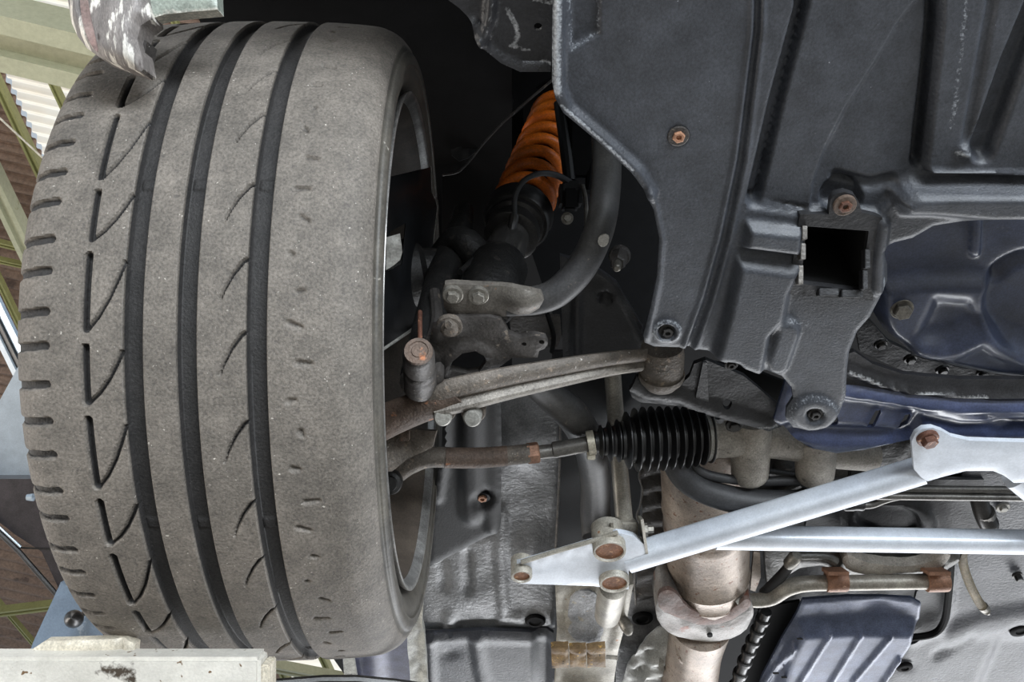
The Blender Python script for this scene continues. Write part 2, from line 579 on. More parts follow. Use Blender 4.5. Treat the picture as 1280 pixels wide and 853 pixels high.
def rings(cen, rad, seg=18, flat=1.0, cap=True):
    verts, faces = [], []
    n = len(cen)
    up = Vector((0, 0, 1))
    prev = None
    for i in range(n):
        t = (cen[min(i + 1, n - 1)] - cen[max(i - 1, 0)])
        t = t.normalized() if t.length > 1e-9 else Vector((1, 0, 0))
        if prev is None:
            s = t.cross(up)
            if s.length < 0.05:
                s = t.cross(Vector((0, 1, 0)))
            s.normalize()
        else:
            s = (prev - t * prev.dot(t)).normalized()
        prev = s
        u = t.cross(s)
        for j in range(seg):
            a = 2 * math.pi * j / seg
            verts.append(cen[i] + s * (rad[i] * math.cos(a)) + u * (rad[i] * (flat[i] if isinstance(flat, list) else flat) * math.sin(a)))
    for i in range(n - 1):
        for j in range(seg):
            a = i * seg + j
            b = i * seg + (j + 1) % seg
            faces.append((a, b, b + seg, a + seg))
    if cap:
        faces.append(tuple(range(seg))[::-1])
        faces.append(tuple((n - 1) * seg + j for j in range(seg)))
    return verts, faces


def lathe(name, p0, p1, prof, m, parent=None, seg=28, cap=True, angle=35, **kw):
    """Turned part: axis from p0 to p1 (px,py,d), profile of (t, r_px)."""
    a = P(*p0)
    b = p1 if isinstance(p1, Vector) else P(*p1)
    sc = dd(p0[2], p0[1]) / F
    cen = [a.lerp(b, t) for t, _ in prof]
    rad = [q * sc for _, q in prof]
    ax = (b - a).normalized()
    s = ax.cross(Vector((0, 0, 1)))
    if s.length < 0.05:
        s = ax.cross(Vector((0, 1, 0)))
    s.normalize()
    u = ax.cross(s)
    verts, faces = [], []
    for c, r in zip(cen, rad):
        for j in range(seg):
            an = 2 * math.pi * j / seg
            verts.append(c + s * (r * math.cos(an)) + u * (r * math.sin(an)))
    n = len(cen)
    for i in range(n - 1):
        for j in range(seg):
            x = i * seg + j
            y = i * seg + (j + 1) % seg
            faces.append((x, y, y + seg, x + seg))
    if cap:
        faces.append(tuple(range(seg))[::-1])
        faces.append(tuple((n - 1) * seg + j for j in range(seg)))
    return link(name, mesh(verts, faces, angle=angle), m, parent, **kw)


def sweep(name, path, prof, m, parent=None, k=5, angle=40, pick=None, **kw):
    """Profile of (side, z) in px units swept on (px,py,d,scale); side>0 is towards the rear, z>0 towards the floor."""
    pp = cr(path, k)
    verts, faces = [], []
    n = len(pp)
    cen = [P(p[0], p[1], p[2]) for p in pp]
    for i, p in enumerate(pp):
        t = (cen[min(i + 1, n - 1)] - cen[max(i - 1, 0)]).normalized()
        s = Vector((0, 0, 1)).cross(t).normalized()
        z = Vector((0, 0, -1))
        q = p[3] * dd(p[2], p[1]) / F
        for a, b in prof:
            verts.append(cen[i] + s * (a * q) + z * (b * q))
    c = len(prof)
    for i in range(n - 1):
        for j in range(c):
            faces.append((i * c + j, i * c + (j + 1) % c, (i + 1) * c + (j + 1) % c, (i + 1) * c + j))
    faces.append(tuple(range(c))[::-1])
    faces.append(tuple((n - 1) * c + j for j in range(c)))
    me = mesh(verts, faces, angle=angle)
    o = link(name, me, m, parent, **kw)
    if pick:
        ms = [0] * len(me.polygons)
        for f in range((n - 1) * c):
            ms[f] = pick[f % c]
        me.polygons.foreach_set('material_index', ms)
    return o


def bolt(px, py, d, r, m, parent=None, name='bolt', washer=1.55, head=0.9, sides=6, cross=False, tilt=(0, 0), rot=0.3, dome=False, wm=None):
    """Hex head with its flange washer, looking down; tilt leans the head by (px,py)."""
    sc = dd(d, py) / F
    base = P(px, py, d)
    ax = (DOWN * 10 + Vector((tilt[0], tilt[1], 0)) if LEVEL[0] else RX * tilt[0] + DN * tilt[1] - FW * 10.0).normalized()
    s = ax.cross(Vector((0, 1, 0))).normalized()
    u = ax.cross(s)
    verts, faces = [], []

    def ring(rad, h, n, ph=0.0):
        i0 = len(verts)
        for j in range(n):
            a = 2 * math.pi * j / n + ph
            verts.append(base + s * (rad * math.cos(a) * sc) + u * (rad * math.sin(a) * sc) + ax * (h * sc))
        return i0, n

    def side(a, b):
        for j in range(a[1]):
            k = (j + 1) % a[1]
            faces.append((a[0] + j, a[0] + k, b[0] + k, b[0] + j))

    if washer:
        n = 24
        a = ring(r * washer, -r * 0.4, n)
        b = ring(r * washer, r * 0.14, n)
        c = ring(r * washer * 0.92, r * 0.22, n)
        side(a, b)
        side(b, c)
        faces.append(tuple(range(c[0], c[0] + n)))
        faces.append(tuple(range(a[0], a[0] + n))[::-1])
    nw = len(faces)
    h0 = r * (0.2 if washer else -0.3)
    a = ring(r, h0, sides, rot)
    b = ring(r, r * head * 0.85, sides, rot)
    c = ring(r * 0.84, r * head, sides, rot)
    side(a, b)
    side(b, c)
    if cross:
        e = ring(r * 0.5, r * head, sides, rot)
        g = ring(r * 0.4, r * head - r * 0.45, sides, rot)
        side(c, e)
        side(e, g)
        faces.append(tuple(range(g[0], g[0] + sides)))
    elif dome:
        e = ring(r * 0.62, r * head * 1.12, sides, rot)
        side(c, e)
        faces.append(tuple(range(e[0], e[0] + sides)))
    else:
        faces.append(tuple(range(c[0], c[0] + sides)))
    faces.append(tuple(range(a[0], a[0] + sides))[::-1])
    me = mesh(verts, faces, angle=25)
    if wm:
        me.polygons.foreach_set('material_index', [1 if i < nw else 0 for i in range(len(faces))])
    return link(name, me, [m, wm] if wm else m, parent)


def box(name, x0, x1, y0, y1, d0, d1, m, parent=None, bev=0.1, dref=None, **kw):
    """A bevelled block: pixel rectangle at distance dref, from d0 (near) to d1 (far)."""
    dref = dref or d0
    g = dd(1.0, (y0 + y1) / 2)
    d0, d1, dref = d0 * g, d1 * g, dref * g
    ax_, bx_ = (x0 - 640) * dref / F, (x1 - 640) * dref / F
    ay_, by_ = (y0 - 426.5) * dref / F, (y1 - 426.5) * dref / F
    bm = bmesh.new()
    bmesh.ops.create_cube(bm, size=1.0)
    sx, sy, sz = bx_ - ax_, by_ - ay_, d1 - d0
    for v in bm.verts:
        v.co = Vector(((ax_ + bx_) / 2 + v.co.x * sx, (ay_ + by_) / 2 + v.co.y * sy, (d0 + d1) / 2 + v.co.z * sz))
    bmesh.ops.bevel(bm, geom=list(bm.edges), offset=min(abs(sx), abs(sy), abs(sz)) * bev, segments=2, affect='EDGES')
    for v in bm.verts:
        v.co = c2w(*v.co)
    bmesh.ops.recalc_face_normals(bm, faces=bm.faces)
    me = bpy.data.meshes.new('m')
    bm.to_mesh(me)
    bm.free()
    return link(name, me, m, parent, **kw)

# ================================================================== SETTING
def struct(name, me, m, parent=None):
    o = link(name, me, m, parent)
    if parent is None:
        o['kind'] = 'structure'
    return o


struct('floor', mesh([(-7, -7, 0), (7, -7, 0), (7, 7, 0), (-7, 7, 0), (-7, -7, -0.1), (7, -7, -0.1), (7, 7, -0.1), (-7, 7, -0.1)],
                     [(0, 1, 2, 3), (4, 5, 6, 7), (0, 1, 5, 4), (1, 2, 6, 5), (2, 3, 7, 6), (3, 0, 4, 7)], smooth=False), 'floor')

ceiling = bpy.data.objects.new('ceiling', None)
COL.objects.link(ceiling)
ceiling['kind'] = 'structure'
ceiling.location = (0, 0, CZ + 4.6)
E1 = np.array((0.974, 0.225))
E2 = np.array((0.42, 0.908))
RD = 6.0


def roof_sheet(a0, a1, b0, b1, m, dz):
    pitch = 15.0
    nb = int((b1 - b0) / pitch * 8)
    verts, faces = [], []
    for i in range(nb + 1):
        b = b0 + (b1 - b0) * i / nb
        h = 0.016 * math.cos(2 * math.pi * b / pitch)
        for a in (a0, (a0 + a1) / 2, a1):
            q = np.array((5.0, 90.0)) + E1 * a + E2 * b
            verts.append(P(q[0], q[1], RD) + Vector((0, 0, h + dz)))
    for i in range(nb):
        for j in range(2):
            faces.append((i * 3 + j, i * 3 + j + 1, i * 3 + j + 4, i * 3 + j + 3))
    return mesh(verts, faces)


LEVEL[0] = True
cols = [(-705, 4, 'roof', -0.03), (0, 190, 'skylight', 0.02), (185, 800, 'roof', 0), (795, 1300, 'roof', 0.02)]
for (a0, a1, m, dz) in cols:
    for b0 in range(-780, 1020, 180):
        me = roof_sheet(a0, a1, b0, b0 + 187, m, dz)
        o = link('skylight_sheet' if m == 'skylight' else 'roof_sheet', me, m, ceiling)
        o.matrix_parent_inverse = Matrix.Translation((0, 0, -(CZ + 4.6)))


def beam(i, p0, p1, wd, hh, m):
    prof = [(-wd / 2, 0), (-wd / 2, hh), (-wd * .18, hh), (-wd * .18, hh * .72), (wd * .2, hh * .72), (wd * .2, hh), (wd / 2, hh), (wd / 2, 0)]
    o = sweep('trim_%d' % i, [(p0[0], p0[1], p0[2], 1), (p1[0], p1[1], p1[2], 1)], prof, m, k=1)
    o['kind'] = 'structure'


beam(1, (-900, -190, 4.7), (560, 160, 4.7), 74, 60, 'beam')
beam(2, (-280, -640, 5.75), (420, 850, 5.75), 8, 10, 'purlin')
beam(3, (-350, -640, 5.72), (300, 735, 5.72), 10, 12, 'purlin')
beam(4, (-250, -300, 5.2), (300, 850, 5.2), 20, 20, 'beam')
beam(5, (-300, 230, 5.5), (240, 358, 5.5), 7, 8, 'purlin')
beam(6, (-500, 215, 5.5), (240, 374, 5.5), 6, 8, 'purlin')
beam(7, (-150, 30, 5.6), (130, 620, 5.6), 7, 8, 'purlin')
beam(8, (-500, 822, 5.4), (560, 692, 5.4), 10, 10, 'purlin')
beam(9, (-60, 680, 5.6), (110, 880, 5.6), 5, 6, 'purlin')
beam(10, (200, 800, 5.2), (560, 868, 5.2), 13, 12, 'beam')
beam(11, (330, 780, 5.4), (420, 980, 5.4), 9, 10, 'purlin')
beam(12, (180, -60, 5.6), (245, 80, 5.6), 8, 8, 'purlin')
beam(13, (290, -60, 5.6), (340, 60, 5.6), 9, 8, 'purlin')
tube('roof_cable', [(-200, -42, 4.4), (0, 148, 4.4), (300, 425, 4.4)], 'cream', r=1.3, k=3, seg=8,
     label='thin pale cable running across under the corrugated roof', cat='cable')

LEVEL[0] = False
# ================================================================== WHEEL
WX, WD = -0.2165, 0.897       # wheel centre (x, distance above camera)
WR = 0.297
RS = lambda r: .236 + (r - .2435) * .7485


def to_world(X, y, d):
    return X, y * DN.y + d * FW.y, CZ + y * DN.z + d * FW.z


def revolve_x(us, rs, thetas, closed):
    """Grid around the axle; theta=0 points at the floor, positive towards the rear."""
    T, Rr = np.meshgrid(thetas, rs, indexing='ij')
    U = np.broadcast_to(np.asarray(us), T.shape)
    return to_world(WX + U, Rr * np.sin(T), WD - Rr * np.cos(T))


def grid_faces(nt_, nu, closed):
    f = []
    for i in range(nt_ if closed else nt_ - 1):
        k = (i + 1) % nt_
        for j in range(nu - 1):
            f.append((i * nu + j, i * nu + j + 1, k * nu + j + 1, k * nu + j))
    return f


def make_tire(parent):
    prof = [(-.104, .236), (-.110, .243), (-.117, .255), (-.1215, .272), (-.1210, .288), (-.1180, .302), (-.1130, .3110), (-.106, .3165), (-.095, .3200),
            (-.06, .3232), (0, .3250), (.06, .3232), (.095, .3195), (.107, .3150), (.1150, .3085), (.1205, .300), (.1222, .2925), (.1245, .2905), (.1262, .286), (.1262, .2795),
            (.1262, .2765), (.1245, .274), (.1235, .262), (.119, .252), (.1125, .243), (.106, .236)]
    prof = [(a, RS(b)) for a, b in prof]
    ua = list(np.arange(-.1215, .1205, .0011))
    grooves = [(-.0335, .0066), (.0020, .0066), (.0478, .0068)]
    for c, hw in grooves:
        for s in (-1, 1):
            for off in (-.0014, -.0007, .0002, .0009):
                ua.append(c + s * (hw + off))
    ua = sorted(ua)
    # profile as curve parameterised by u on the tread, by index on the sidewalls
    left = cr([(a, b, 0, 0) for a, b in prof[:6]], 5)
    right = cr([(a, b, 0, 0) for a, b in prof[15:]], 5)
    tp = [p for p in prof[5:16]]
    cu = cr([(a, b, 0, 0) for a, b in tp], 12)
    tu = np.array([c[0] for c in cu])
    trr = np.array([c[1] for c in cu])
    ua = np.array([u for u in ua if -.1178 < u < .1203])
    ra = np.interp(ua, tu, trr)
    us = np.concatenate([[p[0] for p in left], ua, [p[0] for p in right]])
    rs = np.concatenate([[p[1] for p in left], ra, [p[1] for p in right]])
    nl, nr = len(left), len(right)
    fine = np.radians(82)
    th = np.concatenate([np.linspace(-fine, fine, 860), np.linspace(fine, 2 * math.pi - fine, 90)[1:-1]])
    X, Y, Z = revolve_x(us, rs, th, True)
    T, U = np.meshgrid(th, us, indexing='ij')
    A = T * WR
    D = np.zeros(T.shape)

    def cut(mask_d, depth):
        np.maximum(D, depth * mask_d, out=D)

    for c, hw in grooves:
        e = np.abs(U - c) - hw
        cut(sstep(-e / .0014 + .3), .0078)
    step_a = []
    a = -.50
    k = 0
    while a < .50:
        ln = (.0545, .0385)[k % 2] * (1 + .05 * math.sin(k * 2.3))
        step_a.append((a, a + ln))
        a += ln + .0085
        k += 1

    def seg_cut(pts, hw, depth, soft=.0012):
        amin = min(p[1] for p in pts) - .008
        amax = max(p[1] for p in pts) + .008
        rows = np.where((th * WR > amin) & (th * WR < amax))[0]
        if len(rows) == 0:
            return
        sl = slice(rows[0], rows[-1] + 1)
        u, aa = U[sl], A[sl]
        n = len(pts) - 1
        best = np.full(u.shape, 1e9)
        for i, ((u0, a0), (u1, a1)) in enumerate(zip(pts[:-1], pts[1:])):
            du, da = u1 - u0, a1 - a0
            t = np.clip(((u - u0) * du + (aa - a0) * da) / (du * du + da * da + 1e-12), 0, 1)
            h = hw[0] + (hw[1] - hw[0]) * (i + t) / n
            best = np.minimum(best, np.hypot(u - u0 - t * du, aa - a0 - t * da) - h)
        D[sl] = np.maximum(D[sl], depth * sstep(-best / soft + .4))

    for (a0, a1) in step_a:
        # dashed groove and the curved sipe from its end up to the wide groove
        seg_cut([(-.0650, a0 + .002), (-.0650, a1 - .002)], (.0026, .0026), .0065)
        ln = (a1 - a0) * 0.86
        seg_cut([(-.0635, a1 - .001), (-.0565, a1 - ln * .22), (-.0495, a1 - ln * .50), (-.0440, a1 - ln * .80), (-.0405, a1 - ln * 1.02)], (.0010, .0014), .0045, .0016)
        # sipe of the centre rib
    for i, a in enumerate(np.arange(-.50, .50, .0555)):
        a = a + .004 * math.sin(i * 1.9)
        seg_cut([(.0425, a - .002), (.0380, a + .001), (.0315, a + .010), (.0265, a + .020), (.0240, a + .027)], (.0014, .0004), .0045, .0016)
    # outer shoulder slots
    for i, a in enumerate(np.arange(-.50, .50, .0252)):
        a = a + .0015 * math.sin(i * 2.7)
        seg_cut([(-.128, a + .003), (-.0925, a)], (.0031, .0029), .0034, .0010)
    # shallow worn wells of the inner shoulder
    for i, a in enumerate(np.arange(-.50, .50, .0245)):
        u0 = .072 + .004 * math.sin(i * 3.1)
        seg_cut([(u0, a + .002 * math.sin(i * 2.1)), (u0 + .005 + .004 * math.sin(i * 1.3), a + .0008)], (.0022, .0015), .0022, .0026)
    # treadwear bars in the wide grooves
    for c, hw in grooves:
        for a in (-.36, -.113, .135, .33):
            q = sstep((hw * .8 - np.abs(U - c)) / .002) * sstep((.0055 - np.abs(A - a)) / .003)
            D -= np.minimum(D, .0013 * q)
    # small irregularities of the worn surface
    R = rs[None, :] - D
    X, Y, Z = to_world(X, R * np.sin(T), WD - R * np.cos(T))
    nu = len(us)
    f = grid_faces(len(th), nu, True)
    me = bpy.data.meshes.new('m')
    me.from_pydata(np.stack([X.ravel(), Y.ravel(), Z.ravel()], 1).tolist(), [], f)
    idx = np.zeros(len(f), np.int32)
    Df = D.ravel()
    fa = np.array(f)
    dm = Df[fa].max(1)
    col_i = np.tile(np.arange(nu - 1), len(th))
    idx[(col_i < nl - 3) | (col_i > nu - nr + 1)] = 1
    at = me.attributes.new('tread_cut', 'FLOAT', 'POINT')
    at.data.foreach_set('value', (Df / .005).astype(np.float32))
    me.polygons.foreach_set('material_index', idx)
    me.polygons.foreach_set('use_smooth', [True] * len(f))
    me.set_sharp_from_angle(angle=math.radians(38))
    me.flip_normals()
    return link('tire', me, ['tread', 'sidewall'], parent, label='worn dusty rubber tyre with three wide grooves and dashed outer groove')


wheel = thing('wheel', 'large worn front wheel and tyre with its tread facing down', 'wheel')
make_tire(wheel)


def revolved(name, prof, m, parent, n=120, k=4, closed=False, angle=35, **kw):
    prof = [(a, b - .0075) for a, b in prof]
    p = cr([(a, b, 0, 0) for a, b in prof], k) if k > 1 else [(a, b) for a, b in prof]
    th = np.linspace(0, 2 * math.pi, n, endpoint=False)
    X, Y, Z = revolve_x([q[0] for q in p], [q[1] for q in p], th, True)
    f = grid_faces(n, len(p), True)
    return link(name, mesh(np.stack([X.ravel(), Y.ravel(), Z.ravel()], 1).tolist(), f, angle=angle), m, parent, **kw)


rim = revolved('rim', [(.100, .2345), (.112, .2385), (.1195, .2435), (.1235, .2445), (.1225, .2405), (.1175, .2370), (.1145, .2345)],
               'rimlip', wheel, k=3)
revolved('rim_barrel', [(.115, .2348), (.109, .2300), (.098, .2275), (.087, .2262), (.060, .2190), (.03, .2150), (-.04, .2100), (-.085, .2060), (-.090, .200), (-.092, .150), (-.092, .02)], 'rim', rim, k=1)
bd = thing('brake_disc', 'dark brake disc inside the wheel behind the dust shield', 'brake disc')
revolved('disc_plate', [(.002, .060), (.002, .150), (.004, .152), (.020, .152), (.022, .150), (.022, .060)], 'knuckle', bd, k=1, n=64)
revolved('disc_hat', [(-.03, .001), (-.03, .068), (.0, .070), (.0, .060), (.0, .001)], 'knuckle', bd, k=1, n=48)

# ================================================================== LIFT AND THINGS BESIDE THE WHEEL
lift = thing('lift_arm', 'white chipped lift arm under the tyre at the bottom left', 'lift arm')
box('arm_beam', -140, 326, 822, 990, .688, .712, 'white', lift, bev=.12, dref=.690)
box('end_cap', 326, 337, 832, 985, .690, .710, 'cream', lift, bev=.15, dref=.690)
sheet('support_block', [(22, 824), (54, 803), (152, 800), (168, 806), (166, 828), (60, 832)], .705, 'cream', lift, t=10,
      feats=[('seg', [(150, 800), (147, 830)], 2, 5, -3), ('rough', .5, 14)], step=5, roll=(4, 4))
tube('floor_rail', [(330, 856, .78), (445, 850, .80), (600, 870, .82)], 'bolt_dark', r=6, k=3, seg=8,
     label='thin dark rail beside the white lift arm', cat='rail')

brk = thing('hanging_bracket', 'scraped grey-green metal bracket overlapping the top of the tyre', 'bracket')
sheet('bracket_arm', [(120, -60), (268, -60), (271, 11), (235, 14), (205, 17), (188, 22), (176, 32), (150, 30), (128, 10)], .632, 'bracket', brk, t=14,
      feats=[('wear_glint', [(180, 24), (205, 15), (270, 10)], 6, 1.0)], step=6, roll=(3, 3))
sheet('bracket_foot', [(66, -60), (76, -20), (80, 2), (84, 25), (92, 42), (104, 57), (122, 70), (148, 79), (172, 87), (176, 84), (174, 66), (170, 48), (174, 30), (186, 20), (170, -60)],
      .622, 'bracket_scraped', brk, t=22, feats=[('dome', 150, 40, 50, 60, 6), ('seg', [(90, -60), (96, 20), (115, 56)], 2, 6, 2)], step=5, roll=(12, 14))
sheet('torn_lip', [(169, 50), (177, 48), (184, 52), (181, 68), (177, 87), (171, 88)], .634, 'darkmetal', brk, t=18, feats=[('rough', 1.0, 5)], step=4)
sheet('reddish_strip', [(99, -20), (106, -22), (112, 18), (119, 48), (123, 66), (117, 62), (108, 45), (101, 20)], .6155, 'red', brk, t=1.2, sm=1, step=8,
      label='reddish strip')  # reddish strip laid on the bracket foot

colm = thing('lift_column', 'pale blue-white lift column at the left edge behind the tyre', 'column')
sheet('column_face', [(-120, 560), (0, 500), (24, 456), (60, 440), (130, 440), (130, 596), (-120, 596)], 1.75, 'column', colm, t=60, step=20)
box('column_side', -120, 140, 597, 604, 1.72, 1.86, 'bolt_dark', colm, dref=1.75)
dk = thing('control_box', 'dark plum glossy panel at the left edge behind the tyre', 'panel')
sheet('box_face', [(-120, 599), (150, 599), (150, 800), (76, 742), (52, 690), (18, 668), (-120, 560)], 1.70, 'plum', dk, t=50, step=20)
sheet('box_seam', [(20, 684), (64, 686), (64, 688), (20, 686)], 1.698, 'bolt_dark', dk, t=3)
tube('box_edge', [(-120, 560, 1.69), (0, 667, 1.69), (24, 690, 1.69), (72, 745, 1.69), (150, 820, 1.69)], 'bolt_dark', dk, r=3.2, k=1, seg=8)
tube('box_edge', [(-120, 553, 1.688), (0, 660, 1.688), (26, 684, 1.688)], 'chrome', dk, r=1.5, k=1, seg=8)
tube('bright_knob', [(34, 622, 1.62, 4), (42, 622, 1.62, 5), (44, 622, 1.62, 1)], 'chrome', dk, k=1, seg=12)
st = thing('window_strip', 'bright pale blue strip slanting behind the left edge of the tyre', 'strip')
sweep('strip_face', [(-60, 262, 1.9, 1), (34, 455, 1.9, 1)], [(-9, 0), (-9, 6), (2, 6), (2, 0)], 'chrome', st, k=1)
sweep('strip_seal', [(-60, 281, 1.9, 1), (30, 466, 1.9, 1)], [(-5, 0), (-5, 6), (4, 6), (4, 0)], 'bolt_dark', st, k=1)
sweep('strip_trim', [(-60, 300, 1.9, 1), (26, 476, 1.9, 1)], [(-5, 0), (-5, 6), (3, 6), (3, 0)], 'column', st, k=1)
bp = thing('latch_plate', 'blue-grey plate with a round black knob above the lift arm', 'plate')
sheet('plate', [(76, 728), (92, 738), (150, 812), (160, 860), (20, 860), (42, 802)], 1.05, 'colblue', bp, t=12, feats=[('rough', .25, 9)], step=7)
tube('knob_stem', [(108, 766, 1.04, 3.5), (96, 771, 1.0, 3.5)], 'bolt_dark', bp, k=1, seg=10)
lathe('knob', (95, 775, 1.02), (89, 773, .985), [(0, 4), (.05, 8), (.25, 10.5), (.5, 11), (.75, 9), (.92, 5), (1, 1)], 'bolt_dark', bp)
sheet('plate_strip', [(126, 790), (134, 782), (160, 812), (150, 822)], 1.03, 'black', bp, t=8)

# ================================================================== BODY SHELL AROUND THE WHEEL
# dark roof of the engine bay: everything above the visible parts
shell = thing('body_shell', 'dark car body shell above the engine and wheel well', 'car body')
LEVEL[0] = True
sheet('shell_roof', [(330, -420), (1950, -420), (1950, 1150), (500, 1150), (470, 900), (400, 800), (330, 60)], 1.75, 'black', shell, t=10, step=60)
LEVEL[0] = False
# wheel arch liner: half barrel around the tyre
liner = thing('wheel_arch_liner', 'black plastic wheel arch liner curving over the tyre', 'liner')
def arch(name, x0, x1, r, a0, a1, m, parent, n=40):
    verts, faces = [], []
    for i in range(n + 1):
        a = math.radians(a0 + (a1 - a0) * i / n)
        for x in (x0, x1):
            for rr in (r, r + .004):
                verts.append(c2w(x, -rr * math.sin(a), WD + rr * math.cos(a)))
    for i in range(n):
        b = i * 4
        faces += [(b, b + 2, b + 6, b + 4), (b + 1, b + 5, b + 7, b + 3), (b, b + 4, b + 5, b + 1), (b + 2, b + 3, b + 7, b + 6)]
    return link(name, mesh(verts, faces, angle=50), m, parent)


arch('arch_panel', -.36, .0, .40, -12, 84, 'black', liner)
wing = thing('inner_wing', 'black inner wing panel left of the orange spring', 'body panel')
sheet('inner_wall_panel', [(470, -200), (700, -200), (705, 90), (640, 145), (600, 190), (575, 215), (552, 218), (552, 330), (470, 330)], 1.22, 'black', wing, t=6,
      feats=[('poly', [(558, 180), (600, 130), (640, 112), (640, 140), (605, 180), (570, 205)], 8, 4), ('rough', .4, 20)], step=7)
tube('panel_edge', [(553, 219, 1.10), (572, 215, 1.10), (588, 200, 1.11), (608, 175, 1.12), (640, 143, 1.13), (700, 92, 1.14)], 'darkmetal', wing, r=1.6, k=5, seg=8)
tower = thing('strut_tower', 'dark strut tower wall behind the orange spring', 'body panel')
sheet('tower_wall', [(640, 100), (720, 60), (900, 60), (900, 420), (700, 420), (652, 280), (610, 230)], 1.36, 'black', tower, t=6,
      feats=[('dome', 690, 130, 60, 60, -30)], step=12)
sheet('sealer_patch', [(560, 190), (572, 160), (600, 130), (635, 112), (642, 120), (640, 140), (610, 175), (578, 205)], 1.205, 'plastic_dark', wing, t=3,
      feats=[('rough', 1.6, 5)], step=4, sm=1)
fe = thing('fender_edge', 'black fender edge strip above the tyre', 'fender')
sweep('fender_lip', [(306, -120, 1.15, 1), (316, -10, 1.15, 1), (324, 14, 1.15, 1), (338, 40, 1.16, 1), (360, 80, 1.18, 1)],
      [(-6, 0), (-6, 7), (-2, 9), (3, 8), (3, 0)], 'pan', fe, k=5)

# brake dust shield
sh = thing('dust_shield', 'thin black brake dust shield inside the wheel with bare edge', 'shield')
def quad_sheet(name, pts, m, parent, t=.0018, **kw):
    """Flat or slightly folded plate from 3D corner points (px,py,d)."""
    v = [P(*p) for p in pts]
    nrm = Vector((0, 0, 0))
    for i in range(1, len(v) - 1):
        nrm += (v[i] - v[0]).cross(v[i + 1] - v[0])
    nrm.normalize()
    if nrm.dot(v[0] - CAM) > 0:
        nrm = -nrm
    n = len(v)
    verts = v + [p - nrm * t for p in v]
    faces = [tuple(range(n)), tuple(range(n, 2 * n))[::-1]] + [(i, (i + 1) % n, n + (i + 1) % n, n + i) for i in range(n)]
    return link(name, mesh(verts, faces, smooth=False), m, parent, **kw)


# stitched as a strip between the rim side (near) and the free edge (far)
ledge = [(470, 225, .80), (468, 262, .77), (466, 300, .755), (464, 350, .75), (463, 400, .75), (464, 447, .75)]
fedge = [(538, 209, 1.00), (539, 240, 1.00), (546, 258, 1.00), (540, 310, .985), (534, 365, .97), (527, 402, .95)]
verts = []
for a, b in zip(ledge, fedge):
    for k in range(5):
        q = k / 4
        verts.append(P(*(np.array(a) * (1 - q) + np.array(b) * q)))
faces = [(i * 5 + j, i * 5 + j + 1, i * 5 + j + 6, i * 5 + j + 5) for i in range(5) for j in range(4)
         if not (i in (2,) and j in (1,))]
me = mesh(verts, faces, angle=30)
so = link('shield_plate', me, 'plastic_dark', sh)
mod = so.modifiers.new('thick', 'SOLIDIFY')
mod.thickness = .0015
tube('shield_rim', [(p[0], p[1], p[2] - .002) for p in fedge], 'edge', sh, r=2.6, k=4, seg=8)
tube('shield_rim', [(526, 403, .945), (515, 412, .90), (495, 426, .82), (474, 440, .76)], 'bolt_pale', sh, r=2.0, k=4, seg=8)
sheet('bright_hole_patch', [(478, 298), (500, 292), (503, 315), (500, 325), (492, 332), (476, 342)], .80, 'bolt_pale', sh, t=1, step=6, label='pale patch standing for the bright hole in the shield')  # pale sheet painted in for the bright view through a shield hole

# knuckle and hub carrier
kn = thing('steering_knuckle', 'dark cast steering knuckle between wheel and damper', 'knuckle')
tube('knuckle_arm', [(520, 470, .80, 20), (540, 400, .86, 22), (560, 330, .93, 22), (574, 292, .97, 17), (580, 262, 1.0, 12)], 'knuckle', kn, k=5)
tube('knuckle_neck', [(530, 350, .98, 14), (570, 300, .93, 17), (600, 322, .92, 20), (630, 345, .90, 16)], 'knuckle', kn, k=5)
lathe('hub_boss', (470, 350, .93), (560, 335, .94), [(0, 46), (.3, 48), (.62, 42), (.7, 30), (1, 26)], 'knuckle', kn)
tube('bracket_strap', [(543, 365, .86, 7), (546, 400, .83, 8), (540, 425, .80, 8)], 'darkmetal', kn, k=4, seg=10)
tube('rusty_pin', [(525, 390, .81, 3), (525, 428, .78, 3)], 'bolt_rust', kn, k=2, seg=10)
tube('cable_link', [(575, 340, .86, 4), (600, 318, .90, 4.5), (625, 290, .95, 4.5), (650, 290, .96, 4)], 'knuckle', kn, k=5, seg=10)
# rear ear of the knuckle with steering arm
sheet('steering_ear', [(474, 545), (500, 535), (545, 540), (540, 560), (508, 575), (490, 590), (474, 590)], .87, 'arm', kn, t=16,
      feats=[('rough', 1.2, 8)], step=5, roll=(5, 4))
box('ear_bolt', 499, 511, 538, 552, .855, .87, 'arm_rust', kn)

# ------------------------------------------------------------------ spring strut
strut = thing('spring_strut', 'coil-over strut with bright orange spring above the stabiliser bar', 'strut')
S0 = P(642, 287, .97)       # lower seat
S1 = P(706, 118, 1.30)
ax = (S1 - S0).normalized()
sx = ax.cross(Vector((0, 0, 1))).normalized()
sy = ax.cross(sx)


def strut_ring(name, prof, m, n=36, angle=35):
    verts, faces = [], []
    for t, r in prof:
        for j in range(n):
            a = 2 * math.pi * j / n
            verts.append(S0 + ax * t + sx * (r * math.cos(a)) + sy * (r * math.sin(a)))
    for i in range(len(prof) - 1):
        for j in range(n):
            faces.append((i * n + j, i * n + (j + 1) % n, (i + 1) * n + (j + 1) % n, (i + 1) * n + j))
    faces.append(tuple(range(n)))
    faces.append(tuple((len(prof) - 1) * n + j for j in range(n)))
    return link(name, mesh(verts, faces, angle=angle), m, strut)


